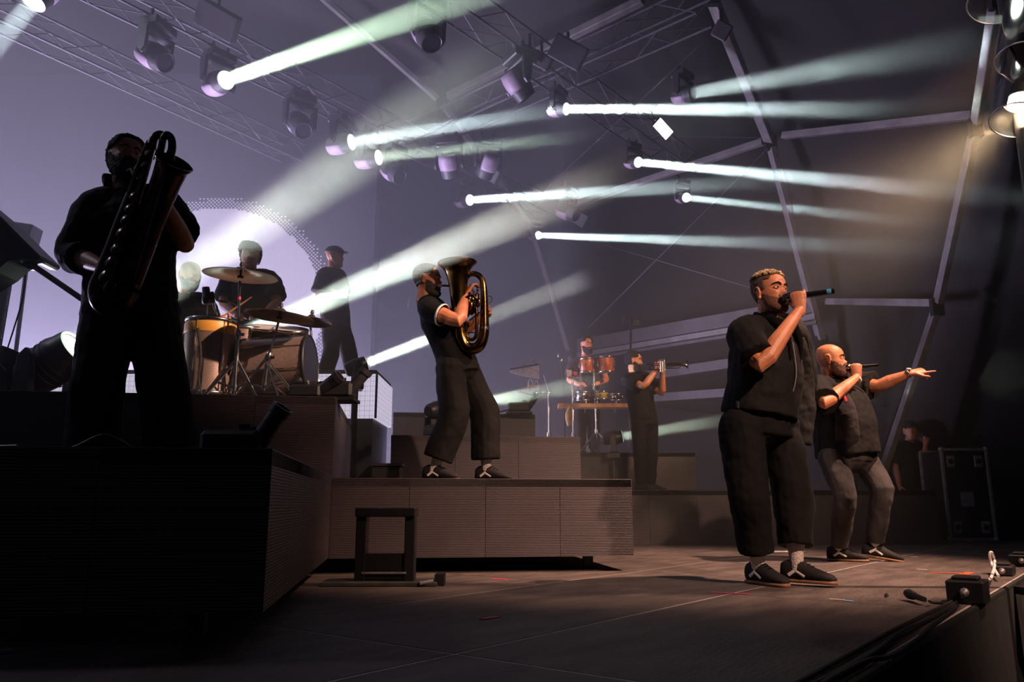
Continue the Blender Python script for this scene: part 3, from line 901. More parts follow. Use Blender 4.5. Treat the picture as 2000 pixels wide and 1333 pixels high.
H.shell(lambda x, y, z: z > .50 - .40 * (y < .30) and (y < .60) or (z > -.25 and y < -.30), .0015, 'hair_sides', M['fade'], sing, .001, .004)
H.shell(lambda x, y, z: z > .72 and y < .70 and y > -.75, lambda q: .009, 'hair_top', M['blond'], sing, .010, .012)
H.shell(beard_zone, .0010, 'beard', M['stubble'], sing, .0006, .003)
MB().tube([J['pelvis'].lerp(J['chest'], .19) + q for q in [(J['sb'] - J['sa']).normalized() * (.222 * math.cos(t_)) + V((.70, -.71, 0)) * (.182 * math.sin(t_)) for t_ in [2 * math.pi * i / 28 for i in range(28)]]],
          [(.019, .006)] * 28, 8, UP, closed=True).build('belt', M['black_gloss'], sing)
bk = J['pelvis'].lerp(J['chest'], .19) + (J['sa'] - J['sb']).normalized() * .228
MB().box(bk, (.018, .07, .045)).build('belt_buckle', M['chrome'], sing, smooth=False, bevel=.006)
# open overshirt: collar and long flap at his side
cn = J['neck']
for s_ in (-1, 1):
    sd_ = (J['sb'] - J['sa']).normalized()
    MB().tube([cn + sd_ * s_ * .07 + V((-.02, .05, .045)), cn + sd_ * s_ * .085 + V((.05, -.05, .01)), cn + sd_ * s_ * .06 + V((.10, -.12, -.10)), cn + sd_ * s_ * .055 + V((.11, -.13, -.24))], [(.035, .008), (.04, .008), (.03, .008), (.012, .006)], 8, (.5, -.8, .3), 4).build('collar', M['cloth2'], sing)
fl = MB().tube([P(1556, 660, d + .02), P(1566, 740, d + .06), P(1570, 800, d + .04), P(1568, 868, d + .02)], [(.05, .03), (.075, .03), (.07, .025), (.05, .018)], 12, (1, 0, 0), 4)
o = fl.build('overshirt_flap', M['cloth2'], sing); soft(o, .008, 3, .5, .02, .08)
o = MB().tube([J['chest'] + V((.10, -.16, .03)), J['chest'].lerp(J['pelvis'], .45) + V((.13, -.17, 0)), J['pelvis'] + V((.11, -.15, .02))], [(.004, .004)] * 3, 6, None, 4).build('shirt_placket', M['alu_dull'], sing)
mic(mouth - ax * .0, ax, 'black hand microphone with blue end ring held by the front singer')

# ---------------- bald singer pointing
d = 6.3
J = joints(d, pelvis=(1655, 882), chest=(1640, 790), neck=(1620, 742), sa=(1593, 762, -.14), ea=(1611, 788, -.36), sb=(1678, 752, .10), eb=(1716, 754, -.02), wb=(1779, 729, -.16),
           ha=(1628, 896, -.09), hb=(1685, 894, .07), ka=(1650, 972, -.2), kb=(1722, 956, -.14), na=(1638, 1074, -.02), nb=(1708, 1066, .0))
J['ta'] = V((.88, -.45, 0)); J['tb'] = V((.93, -.35, -.16))
H = Head(P(1622, 705, d - .05), (.90, -.42, .02), UP, 1.10)
ax = V((.96, -.25, .03)).normalized(); mouth = H.w((0, .106, -.056))
wa, h1 = grip(mouth + ax * .06, -ax, (.15, -.1, .97), True, curl=(78, 72, 40), thumb=((.55, .35, .75), (.2, .2, .95)), s=1.06)
J['wa'] = wa
bald = person('bald bearded singer in grey jeans pointing ahead with an outstretched arm', J, (.88, -.47, 0), {'h': H},
              [h1, dict(w_=J['wb'], d=(.98, -.1, .18), nrm=(.1, .55, -.8), right=False, fing=[(2, 3, 3), (42, 50, 30), (55, 60, 35), (62, 60, 35)], thumb=((.75, .55, .25), (.9, .25, .2)), s=1.08)],
              V((2.65, 6.3, 0)), vox=.0055, build=1.26, arms=1.15,
              shirt=dict(ex=.036, hem=.18, sleeve={'a': .92, 'b': .72}, belly=.05, m='cloth2', fold=.028),
              pants=dict(r=(.086, .088, .070), hem=.93, m='denim', fold=.022), shoes=dict(z=0., sock=True, ub=V((.15, 0, 1)), liftb=.02))
H.face(bald)
H.shell(beard_zone, .005, 'beard', M['beard'], bald, .003, .008)
tp = MB().tube([P(1640, 765, d - .2), P(1652, 810, d - .24), P(1655, 850, d - .22), P(1652, 868, d - .18)], [(.06, .02), (.085, .03), (.09, .03), (.085, .025)], 14, (1, -.3, 0), 4)
o = tp.build('undershirt', M['tee'], bald); soft(o, .008, 3, .5, .015, .08)
MB().tube([P(1638, 752, d - .20), P(1646, 768, d - .26), P(1653, 784, d - .28)], [(.012, .003)] * 3, 6, (1, 0, 0), 4).build('lanyard', M['red'], bald)
for hw_, n_ in ((J['wb'] - V((.02, 0, 0)), 'watch'), (wa - V((.0, 0, .02)), 'bracelet')):
    dr = (J['wb'] - J['eb']) if n_ == 'watch' else (wa - J['ea'])
    sx, sy, az = frame(dr)
    rg = MB().tube([hw_ + sx * .032 * math.cos(t_) + sy * .032 * math.sin(t_) for t_ in [2 * math.pi * i / 20 for i in range(20)]], [(.007, .0025)] * 20, 8, az, closed=True)
    wo = rg.build(n_, M['chrome' if n_ == 'watch' else 'mark'], bald)
    if n_ == 'watch': MB().lathe([(.001, .0), (.016, .0), (.018, .006), (.015, .010), (.001, .010)], hw_ + V((0, -.012, .026)), (0, -.3, 1), 16).build('watch_face', M['white'], wo)
mic(mouth, ax, 'thin dark hand microphone held by the bald singer', ring=False)

# ---------------- horn player on the low riser
d = 6.0
zr = .592
J = joints(d, pelvis=(892, 712), chest=(856, 626), neck=(829, 584), sa=(840, 607, -.19), ea=(896, 627, -.30), wa=(910, 577, -.14), sb=(850, 602, .18), eb=(898, 652, .22), wb=(938, 622, .10),
           ha=(880, 722, -.09), hb=(908, 722, .09), ka=(886, 815, -.12), kb=(946, 808, .06))
J['na'] = V((P(848, 915, d - .12).x, d - .12, zr + .09)); J['nb'] = V((P(950, 915, d + .06).x, d + .06, zr + .09))
J['ta'] = V((.92, -.38, 0)); J['tb'] = V((.92, -.38, 0))
H = Head(P(835, 549, d), (1, -.16, .02), UP + V((.06, 0, 0)), 1.06)
horn = person('horn player in tight black T-shirt leaning back on the low riser', J, (1, -.12, 0), {'h': H},
              [dict(w_=J['wa'], d=(.45, .10, .88), nrm=(.80, .35, -.42), right=True, curl=(42, 45, 30), s=1.05),
               dict(w_=J['wb'], d=(.75, -.45, .45), nrm=(-.45, -.85, .05), right=False, curl=(38, 55, 45), s=1.05)],
              V((-.5, 6.0, zr)), vox=.0055, build=1.06, arms=1.12,
              shirt=dict(ex=.010, hem=.02, sleeve={'a': .42, 'b': .42}, m='cloth', fold=.006),
              pants=dict(r=(.105, .118, .112), hem=.82, m='cloth2', fold=.02, waist=.45), shoes=dict(z=zr, sock=True))
H.face(horn)
H.shell(lambda x, y, z: (z > .30 and y < .55) or (z > -.30 and y < -.12), .006, 'hair', M['hair_grey'], horn, .003, .010)
H.shell(beard_zone, .003, 'beard', M['hair_grey'], horn, .002, .006)
for q in 'ab':
    c_ = J['s' + q].lerp(J['e' + q], .43); sx, sy, az = frame(J['e' + q] - J['s' + q])
    MB().tube([c_ + sx * .083 * math.cos(t_) + sy * .083 * math.sin(t_) for t_ in [2 * math.pi * i / 24 for i in range(24)]], [(.010, .004)] * 24, 8, az, closed=True).build('sleeve_trim', M['white'], horn)
MB().tube([H.w((.083, -.03, -.02)), H.w((.07, -.09, -.06)), H.w((.03, -.13, -.13)), H.w((.03, -.14, -.2))], .0025, 6, k=4).build('earpiece_wire', M['mark'], horn)

# ---------------- saxophonist, back-lit, on the jutting block
d = 4.06
zr = .605
J = joints(d, pelvis=(255, 585), chest=(256, 440), neck=(243, 368), sa=(183, 412, -.07), ea=(145, 498, -.10), wa=(208, 525, -.34), sb=(324, 405, .07), eb=(362, 478, -.06), wb=(322, 396, -.32),
           ha=(215, 610, -.05), hb=(296, 610, .05), ka=(192, 745, -.10), kb=(318, 745, -.04))
J['na'] = V((P(188, 890, d).x, d - .05, zr + .09)); J['nb'] = V((P(334, 890, d).x, d, zr + .09))
H = Head(P(246, 313, d - .04), (.62, -.76, .14), UP + V((.10, 0, 0)), 1.07)
sax_p = person('back-lit saxophonist in black with wide trousers on the jutting block', J, (.42, -.9, 0), {'h': H},
               [dict(w_=J['wa'], d=(.85, .15, .25), nrm=(.1, .95, .1), right=True, curl=(45, 45, 30), s=1.05),
                dict(w_=J['wb'], d=(-.45, .0, .88), nrm=(-.4, .9, .1), right=False, curl=(45, 45, 30), s=1.05)],
               V((-2.0, 4.06, zr)), vox=.0065, build=1.22, arms=1.1, skin='skin2',
               shirt=dict(ex=.034, hem=.22, sleeve={'a': 1.3, 'b': .74}, m='cloth', fold=.024),
               pants=dict(r=(.108, .125, .130), hem=.97, m='cloth', fold=.022), shoes=dict(z=zr, mark=False))
H.face(sax_p, eyes=True)
H.shell(lambda x, y, z: (z > .35 and y < .60) or (z > -.35 and y < -.10), .010, 'hair', M['hair'], sax_p, .008, .012)
H.shell(beard_zone, .012, 'beard', M['hair'], sax_p, .005, .012)
for s_ in (-1, 1):
    MB().tube([J['neck'] + V((s_ * .06, .05, .06)), J['neck'] + V((s_ * .10, -.02, .035)), J['neck'] + V((s_ * .05, -.10, -.02))], [(.035, .01), (.04, .01), (.02, .008)], 8, (0, -.6, .8), 4).build('collar', M['cloth'], sax_p)

# ---------------- trumpeter on the black platform
d = 9.9
zr = .575
J = joints(d, pelvis=(1258, 818), chest=(1248, 768), neck=(1238, 730), sa=(1226, 744, -.15), ea=(1257, 754, -.34), wa=(1284, 722, -.26), sb=(1262, 742, .15), eb=(1293, 768, .02), wb=(1294, 726, -.12),
           ha=(1248, 826, -.07), hb=(1270, 826, .07), ka=(1250, 885, -.08), kb=(1272, 885, .06))
J['na'] = V((P(1252, 940, d).x, d - .06, zr + .09)); J['nb'] = V((P(1270, 940, d).x, d + .05, zr + .09))
H = Head(P(1238, 707, d - .05), (.93, -.36, .0), UP, 1.04)
trp = person('trumpeter in black shirt playing on the far platform', J, (.9, -.43, 0), {'h': H},
             [dict(w_=J['wa'], d=(.45, .1, .85), nrm=(.35, .85, -.2), right=True, curl=(45, 50, 30), s=1.1),
              dict(w_=J['wb'], d=(-.1, -.2, .95), nrm=(-.3, -.9, .1), right=False, curl=(50, 55, 35), s=1.1)],
             V((1.65, 9.9, zr)), vox=.008, build=1.05, skin='skin2', shirt=dict(ex=.03, hem=.12, sleeve=.7, m='cloth', fold=.02),
             pants=dict(r=(.09, .085, .075), hem=.97, m='cloth'), shoes=dict(z=zr, mark=False))
H.shell(lambda x, y, z: (z > .30 and y < .60) or (z > -.35 and y < -.10), .012, 'hair', M['hair'], trp, .008, .012, 40, 28)
H.face(trp)
H.shell(beard_zone, .004, 'beard', M['hair'], trp, .003, .008, 40, 28)

# ---------------- percussionist
d = 11.15
zr = 1.08
J = joints(d, pelvis=(1146, 778), chest=(1146, 735), neck=(1143, 700), sa=(1121, 712, -.02), ea=(1112, 742, -.1), wa=(1132, 752, -.3), sb=(1170, 712, .02), eb=(1184, 742, -.1), wb=(1168, 750, -.3),
           ha=(1134, 788), hb=(1158, 788), ka=(1134, 835, -.05), kb=(1160, 835, -.05))
J['na'] = V((P(1134, 880, d).x, d, zr + .09)); J['nb'] = V((P(1160, 880, d).x, d, zr + .09))
H = Head(P(1145, 676, d - .04), (.45, -.88, .05), UP, 1.04)
per = person('percussionist in patterned shirt behind the orange bongos', J, (.2, -.97, 0), {'h': H},
             [dict(w_=J['wa'], d=(.3, -.8, .1), nrm=(0, 0, -1), right=True), dict(w_=J['wb'], d=(-.2, -.9, .1), nrm=(0, 0, -1), right=False)],
             V((1.05, 11.15, zr)), vox=.009, build=1.05, shirt=dict(ex=.025, hem=.1, sleeve=.7, m='tee', fold=.02), pants=dict(r=(.09, .085, .075), hem=.97, m='cloth'), shoes=dict(z=zr, mark=False))
H.shell(lambda x, y, z: (z > .35 and y < .60) or (z > -.25 and y < -.10), .012, 'hair', M['hair'], per, .006, .012, 40, 28)
H.face(per)
H.shell(beard_zone, .004, 'beard', M['hair'], per, .003, .008, 40, 28)
for s_ in (-1, 1): MB().tube([J['neck'] + V((s_ * .07, .02, .02)), J['chest'] + V((s_ * .09, -.16, .02)), J['pelvis'] + V((s_ * .09, -.15, .1))], [(.02, .006)] * 3, 6, (1, 0, 0), 4).build('suspender', M['wood'], per)

# ---------------- man with spiky hair standing behind the drummer
d = 7.15
zr = 1.11
J = joints(d, pelvis=(488, 672), chest=(489, 575), neck=(489, 531), sa=(449, 548), ea=(436, 592, -.1), wa=(462, 618, -.3), sb=(530, 548), eb=(541, 590, -.1), wb=(514, 618, -.3),
           ha=(470, 688), hb=(506, 688), ka=(468, 752), kb=(508, 752))
J['na'] = V((J['ka'].x, d, zr + .09)); J['nb'] = V((J['kb'].x, d, zr + .09))
H = Head(P(489, 504, d - .02), (.15, -.98, .0), UP, 1.04)
man = person('dark figure with spiky hair standing behind the drum kit before the disc', J, (.1, -1, 0), {'h': H},
             [dict(w_=J['wa'], d=(.5, -.8, 0), nrm=(0, 0, -1), right=True), dict(w_=J['wb'], d=(-.5, -.8, 0), nrm=(0, 0, -1), right=False)],
             V((-2.4, 7.15, zr)), vox=.009, build=1.12, skin='skin2', shirt=dict(ex=.03, hem=.15, sleeve=.8, m='cloth', fold=.02), pants=dict(r=(.09, .09, .08), hem=.97, m='cloth'), shoes=dict(z=zr, mark=False))
H.shell(lambda x, y, z: (z > .35) or (z > -.3 and y < -.1), lambda q: .012 + .035 * max(0, q.z) * (.35 + max(0, q.x)) , 'hair', M['hair'], man, .010, .016, 40, 28)
for s_ in range(7):
    q = V((-.045 + .018 * s_, .01, .105)); MB().tube([H.w(q), H.w(q * 1.15 + V((0.008, 0, .02 + .012 * (s_ > 3) + .008 * (s_ % 2))))], [.014, .002], 6).build('hair_tuft', M['hair'], man)

# ---------------- seated drummer
d = 6.35
J = joints(d, pelvis=(352, 690, .1), chest=(360, 620), neck=(364, 578), sa=(325, 596), ea=(320, 650, -.1), wa=(350, 655, -.4), sb=(398, 596), eb=(416, 645, -.1), wb=(430, 622, -.38),
           ha=(335, 705), hb=(375, 705), ka=(330, 705, -.5), kb=(392, 705, -.5))
J['na'] = V((J['ka'].x, d - .5, zr + .09)); J['nb'] = V((J['kb'].x, d - .45, zr + .09))
H = Head(P(371, 541, d - .05), (.55, -.8, -.05), UP, 1.06)
sg = V((.78, .1, .62)).normalized()
wb, h2 = grip(J['wb'], sg, (.1, -.95, .2), False, curl=(75, 75, 40), s=1.05); J['wb'] = wb
drm = person('seated drummer with shaved head caught in a light beam', J, (.5, -.87, 0), {'h': H},
             [dict(w_=J['wa'], d=(.3, -.9, 0), nrm=(0, 0, -1), right=True, curl=(60, 60, 40)), h2], V((-2.65, 6.35, zr)), vox=.009, build=1.1,
             shirt=dict(ex=.028, hem=.1, sleeve=.7, m='cloth', fold=.02), pants=dict(r=(.09, .085, .075), hem=.97, m='cloth'), shoes=dict(z=zr, mark=False))
H.shell(beard_zone, .004, 'beard', M['hair'], drm, .003, .008, 40, 28)
gp = wb + h2['d'] * .082 * 1.05 + h2['nrm'] * .036 * 1.05
o = MB().tube([gp - sg * .12, gp + sg * .20, gp + sg * .27, gp + sg * .285], [.007, .007, .004, .006], 8).build('drumstick', M['wood']); tag(o, 'wooden drumstick raised under the front cymbal', 'drumstick')
st = thing('drum_stool', V((J['pelvis'].x, J['pelvis'].y, zr)), 'black round drum stool under the seated drummer', 'stool')
zs = J['pelvis'].z - .16
MB().lathe([(.001, zs - .07), (.15, zs - .07), (.165, zs - .05), (.165, zs - .01), (.14, zs), (.001, zs)], V((J['pelvis'].x, J['pelvis'].y, 0)), UP, 20).build('seat', M['black'], st)
MB().tube([V((J['pelvis'].x, J['pelvis'].y, zs - .06)), V((J['pelvis'].x, J['pelvis'].y, zr + .12))], .018, 8).build('post', M['chrome'], st)
for k in range(3):
    q = V((math.cos(k * 2.1), math.sin(k * 2.1), 0)); c_ = V((J['pelvis'].x, J['pelvis'].y, 0))
    MB().tube([c_ + UP * (zr + .22), c_ + q * .22 + UP * (zr + .015)], .012, 6).build('leg', M['chrome'], st)

# ---------------- man in a cap on the lit step
d = 8.75
zr = top - .0
J = joints(d, pelvis=(655, 618), chest=(649, 560), neck=(650, 527), sa=(634, 540, -.17), ea=(622, 580, -.2), wa=(655, 578, -.30), sb=(660, 540, .17), eb=(672, 580, .1), wb=(665, 575, -.2),
           ha=(648, 630, -.07), hb=(664, 630, .07), ka=(646, 690, -.1), kb=(680, 688, .08))
J['na'] = V((P(640, 740, d).x, d - .1, zr + .09)); J['nb'] = V((P(686, 740, d).x, d + .08, zr + .09))
H = Head(P(654, 503, d), (1, -.12, .0), UP, 1.02)
cap = person('hazy dark figure in a peaked cap standing beside the disc, seen in profile', J, (1, -.1, 0), {'h': H},
             [dict(w_=J['wa'], d=(.9, -.1, .1), nrm=(0, .9, 0), right=True), dict(w_=J['wb'], d=(-.8, -.5, 0), nrm=(0, -.9, 0), right=False)],
             V((-2.0, 8.75, zr)), vox=.009, build=1.08, skin='skin2', shirt=dict(ex=.03, hem=.15, sleeve=.8, m='cloth', fold=.02), pants=dict(r=(.095, .095, .09), hem=.97, m='cloth'), shoes=dict(z=zr, mark=False))
H.shell(lambda x, y, z: z > .30, .012, 'cap_crown', M['black'], cap, .0, .008, 40, 28)
MB().prism([H.w((x_, .095 + .065 * math.cos(x_ / .065 * 1.5), .048)) for x_ in [-.06 + .012 * i for i in range(11)]] + [H.w((.06, .07, .052)), H.w((-.06, .07, .052))], H.ax[2] * .006).build('cap_peak', M['black'], cap)

# ---------------- stage hand in the dark by the flight case
d = 10.6
J = joints(d, pelvis=(1776, 945), chest=(1774, 895), neck=(1776, 866), sa=(1757, 876, -.05), ea=(1750, 915, -.05), wa=(1756, 948, -.1), sb=(1794, 876, .05), eb=(1806, 905, -.1), wb=(1808, 868, -.25),
           ha=(1766, 955), hb=(1788, 955), ka=(1768, 1003), kb=(1792, 1003))
J['na'] = V((J['ka'].x, d, .09)); J['nb'] = V((J['kb'].x, d, .09))
H = Head(P(1778, 843, d), (-.3, -.95, 0), UP, 1.04)
hnd = person('barely lit stage hand in black shorts standing beside the flight case', J, (-.2, -.97, 0), {'h': H},
             [dict(w_=J['wa'], d=(0, -.2, -1), nrm=(.9, 0, 0), right=True), dict(w_=J['wb'], d=(0, -.4, .9), nrm=(-.5, -.8, 0), right=False, curl=(60, 60, 40))],
             V((5.2, 10.6, 0)), vox=.009, build=1.1, skin='skin2', shirt=dict(ex=.03, hem=.15, sleeve=.8, m='cloth', fold=.02), pants=dict(r=(.095, .10, .11), hem=.05, m='cloth'), shoes=dict(z=0, mark=False))
H.shell(lambda x, y, z: (z > .30) or (z > -.35 and y < -.10), .012, 'hair', M['hair'], hnd, .006, .012, 40, 28)
# ================================================================ instruments
def PX(r_px, d, py=700):
    """picture size -> metres at distance d"""
    v = (666.5 - py) / FPX
    return r_px * d / (FPX * (CP - v * SP))


# ---- baritone saxophone
ds = 3.70
q = lambda x, y, e=0: P(x, y, ds + e)
t = thing('baritone_saxophone', q(215, 588), 'large dark baritone saxophone held upright by the back-lit player', 'saxophone')
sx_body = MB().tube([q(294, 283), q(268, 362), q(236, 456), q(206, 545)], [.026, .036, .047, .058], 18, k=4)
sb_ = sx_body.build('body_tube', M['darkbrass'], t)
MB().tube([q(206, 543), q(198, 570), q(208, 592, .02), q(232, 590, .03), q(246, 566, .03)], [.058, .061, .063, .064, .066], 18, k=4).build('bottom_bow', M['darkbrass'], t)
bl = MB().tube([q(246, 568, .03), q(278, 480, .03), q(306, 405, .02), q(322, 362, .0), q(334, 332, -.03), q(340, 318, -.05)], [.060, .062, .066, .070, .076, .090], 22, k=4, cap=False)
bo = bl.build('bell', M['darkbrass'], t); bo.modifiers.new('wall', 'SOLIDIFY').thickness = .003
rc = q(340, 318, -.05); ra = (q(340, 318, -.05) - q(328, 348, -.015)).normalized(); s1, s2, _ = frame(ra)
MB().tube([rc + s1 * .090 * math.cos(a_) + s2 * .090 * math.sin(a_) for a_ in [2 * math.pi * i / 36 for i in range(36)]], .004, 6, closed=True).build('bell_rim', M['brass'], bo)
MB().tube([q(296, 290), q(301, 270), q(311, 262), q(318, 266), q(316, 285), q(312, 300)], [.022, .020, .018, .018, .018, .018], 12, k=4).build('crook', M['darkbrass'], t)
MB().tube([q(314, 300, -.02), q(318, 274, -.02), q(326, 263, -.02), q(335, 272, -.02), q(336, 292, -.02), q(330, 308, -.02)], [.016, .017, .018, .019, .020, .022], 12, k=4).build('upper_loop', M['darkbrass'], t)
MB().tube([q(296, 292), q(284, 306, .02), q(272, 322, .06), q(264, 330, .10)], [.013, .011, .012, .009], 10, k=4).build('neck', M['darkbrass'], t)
MB().tube([q(331, 306, -.02), q(332, 318, -.02)], [.026, .024], 12).build('loop_collar', M['darkbrass'], t)
for i, (a_, b_) in enumerate([((288, 274, -.06), (246, 376, -.08)), ((293, 300, -.06), (205, 535, -.09)), ((306, 292, -.05), (300, 312, -.05)), ((322, 340, -.1), (262, 548, -.06)), ((285, 330, -.07), (240, 450, -.09)), ((343, 345, -.02), (326, 386, -.04))]):
    MB().tube([q(*a_), q(*b_)], .0035, 6).build('key_rod', M['brass'], t)
for i, (x, y) in enumerate([(290, 300), (283, 322), (275, 346), (262, 384), (253, 408), (246, 430), (238, 455), (228, 486), (218, 512), (206, 540), (215, 560)]):
    r = .018 + .0016 * i; ky = MB().lathe([(.001, .0), (r, .0), (r, .006), (r * .8, .010), (.001, .011)], q(x, y, -.065 - .002 * i), (-.25, -.9, .25), 16).build('key_cup', M['darkbrass'], t)
    MB().tube([q(x, y, -.075), q(x + 9, y + 4, -.06)], .003, 5).build('key_arm', M['brass'], ky)
MB().tube([q(268, 372, -.02), q(255, 330, .12), q(238, 352, .3)], .006, 6, k=4).build('strap', M['black'], t)

# ---- euphonium
de = 5.86
q = lambda x, y, e=0: P(x, y, de + e)
t = thing('euphonium', q(920, 685), 'brass euphonium with upright bell held by the horn player', 'euphonium')
ba = (q(893, 514) - q(898, 640)).normalized()
pr = [(.148, 0), (.143, -.006), (.122, -.022), (.100, -.055), (.084, -.10), (.071, -.17), (.061, -.26), (.054, -.36), (.050, -.46), (.049, -.52)]
bo = MB().lathe(pr, q(893, 514), ba, 32, close=False).build('bell', M['brass'], t); bo.modifiers.new('wall', 'SOLIDIFY').thickness = .003
s1, s2, _ = frame(ba)
MB().tube([q(893, 514) + s1 * .148 * math.cos(a_) + s2 * .148 * math.sin(a_) for a_ in [2 * math.pi * i / 36 for i in range(36)]], .004, 6, closed=True).build('bell_rim', M['brass'], bo)
MB().tube([q(899, 636), q(900, 656), q(908, 676), q(922, 682), q(936, 676), q(944, 658), q(946, 635)], [.049, .049, .047, .045, .043, .040, .037], 16, k=4).build('bottom_bow', M['brass'], t)
MB().tube([q(946, 640), q(946, 600), q(945, 568), q(941, 546), q(930, 536), q(917, 537), q(909, 548), q(907, 566), q(908, 600)], [.036, .031, .027, .024, .022, .020, .018, .017, .016], 14, k=4).build('main_branch', M['brass'], t)
MB().tube([q(908, 598), q(908, 640), q(912, 658), q(922, 664), q(930, 655), q(931, 630), q(930, 600)], [.015, .014, .014, .014, .014, .013, .013], 12, k=4).build('inner_branch', M['brass'], t)
for i in range(3):
    c_ = q(914 + 7.5 * i, 600 - 3 * i, -.03 + .03 * i)
    vv = MB().lathe([(.001, -.075), (.016, -.075), (.019, -.068), (.019, .075), (.016, .082), (.006, .085), (.006, .105), (.011, .107), (.011, .114), (.001, .114)], c_, (.12, 0, 1), 14).build('valve', M['brass'], t)
    MB().tube([c_ + V((.0, -.02, -.03)), c_ + V((.025, -.05, -.03)), c_ + V((.03, -.055, .0)), c_ + V((.025, -.05, .03)), c_ + V((0, -.02, .03))], .007, 8, k=4).build('valve_slide', M['brass'], vv)
MB().tube([q(905, 585, -.05), q(921, 577, -.07), q(931, 588, -.06), q(924, 600, -.05), q(915, 596, -.05)], .010, 8, k=4).build('valve_loop', M['brass'], t)
MB().tube([q(917, 626, -.05), q(943, 606, -.04)], .006, 6).build('brace', M['brass'], t)
MB().tube([q(908, 650), q(930, 650)], .004, 6).build('brace', M['brass'], t)
MB().lathe([(.0365, -.012), (.040, -.008), (.040, .008), (.0365, .012)], q(946, 642), (0, 0, 1), 16).build('ferrule', M['chrome'], t)
mp = MB().tube([q(858, 559, .06), q(866, 558, .05), q(882, 560, .03), q(893, 568, .0)], [.007, .008, .009, .010], 10, k=3).build('mouthpipe', M['brass'], t)
MB().lathe([(.006, .0), (.012, .012), (.016, .026), (.018, .034), (.013, .036)], q(864, 558.5, .05), q(856, 559, .06) - q(866, 558, .05), 14).build('mouthpiece', M['chrome'], t)
MB().tube([q(950, 580), q(958, 579), q(961, 586), q(956, 592), q(948, 592)], .003, 6, k=4).build('lyre_ring', M['chrome'], t)

# ---- trumpet
H0 = P(1251, 712.5, 9.62); H1 = P(1340, 709, 9.48); ta_ = (H1 - H0).normalized()
t = thing('trumpet', H0, 'slender trumpet pointing at the singer from the far platform', 'trumpet')
MB().lathe([(.012, 0), (.009, .01), (.005, .04), (.006, .09)], H0, ta_, 12).build('mouthpiece', M['chrome'], t)
MB().tube([H0 + ta_ * .08, H0 + ta_ * .46, H0 + ta_ * .49 - UP * .03, H0 + ta_ * .46 - UP * .06, H0 + ta_ * .25 - UP * .06], .0062, 8, k=1).build('leadpipe', M['brass'], t)
MB().lathe([(.007, .13), (.008, .30), (.011, .42), (.018, .50), (.033, .545), (.062, .57)], H0 - UP * .02, ta_, 20, close=False).build('bell', M['brass'], t)
MB().tube([H0 + ta_ * .14 - UP * .02, H0 + ta_ * .10 - UP * .045, H0 + ta_ * .14 - UP * .07, H0 + ta_ * .26 - UP * .07], .0065, 8, k=3).build('rear_bow', M['brass'], t)
for i in range(3):
    MB().lathe([(.001, -.1), (.011, -.1), (.011, .03), (.004, .034), (.004, .05), (.009, .052), (.009, .056), (.001, .056)], H0 + ta_ * (.24 + .026 * i), UP, 12).build('valve', M['chrome'], t)

# ================================================================ drum kit
RZ = 1.11


def drum(name, c, axis, r, h, label, shell='silver_drum', head='drumhead', lugs=6, head2=None, cat='drum', group='drums on the riser', hoop='chrome'):
    a = V(axis).normalized(); t = thing(name, c, label, cat, group); s1, s2, _ = frame(a)
    MB().lathe([(r * .97, -h / 2), (r, -h / 2 + .004), (r, h / 2 - .004), (r * .97, h / 2)], c, a, 32).build('shell', M[shell], t)
    for sg, hm in ((1, head), (-1, head2 or head)):
        MB().lathe([(.001, .006 * sg), (r * .97, .004 * sg), (r * .98, 0)], V(c) + a * sg * h / 2, a, 32).build('head', M[hm], t)
        MB().tube([V(c) + a * sg * (h / 2 - .004) + s1 * (r * 1.025) * math.cos(x) + s2 * (r * 1.025) * math.sin(x) for x in [2 * math.pi * i / 32 for i in range(32)]], [(.012, .006)] * 32, 8, a, closed=True).build('hoop', M[hoop], t)
    for i in range(lugs):
        an = 2 * math.pi * (i + .3) / lugs; rd = s1 * math.cos(an) + s2 * math.sin(an)
        lg = MB().tube([V(c) + rd * (r + .014) - a * h * .22, V(c) + rd * (r + .018), V(c) + rd * (r + .014) + a * h * .22], [.005, .010, .005], 8)
        lo = lg.build('lug', M['chrome'], t)
        MB().tube([V(c) + rd * (r * 1.03) - a * h * .48, V(c) + rd * (r * 1.03) + a * h * .48], .003, 5).build('tension_rod', M['chrome'], lo)
    return t


ka, kb = P(477, 722, 5.71), P(606, 714, 5.705)
kc, kx = (ka + kb) / 2, (kb - ka)
t = drum('bass_drum', kc, kx, .215, kx.length, 'silver sparkle bass drum lying on its side on the riser', lugs=8, hoop='black', head2='drumhead', head='black_gloss')
for s_ in (-1, 1):
    MB().tube([kb - kx.normalized() * .12 + V((s_ * .10, -.12, -.15)), kb + V((s_ * .06, -.22, RZ - kb.z + .02))], .008, 6).build('spur', M['chrome'], t)
ft = P(408, 700, 5.55); fh = P(408, 628, 5.55).z - P(408, 770, 5.55).z
t = drum('floor_tom', ft, (0.02, 0, 1), .175, fh, 'upright silver sparkle floor tom with amber band beside the saxophonist leg', lugs=6)
MB().lathe([(.178, fh / 2 - .10), (.180, fh / 2 - .095), (.180, fh / 2 - .03), (.178, fh / 2 - .025)], ft, UP, 32).build('amber_band', M['amberhead'], t)
for k in range(3):
    an = 2 * math.pi * k / 3 + .6; rd = V((math.cos(an), math.sin(an), 0)); MB().tube([ft + rd * .195 + UP * .05, ft + rd * .20 + UP * (RZ + .01 - ft.z)], .007, 6).build('leg', M['chrome'], t)
drum('rack_tom', P(520, 662, 6.0), (.1, -.35, 1), .14, .17, 'dark rack tom behind the bass drum, the inner one', shell='black_gloss', head='drumhead', lugs=5, group='dark toms')
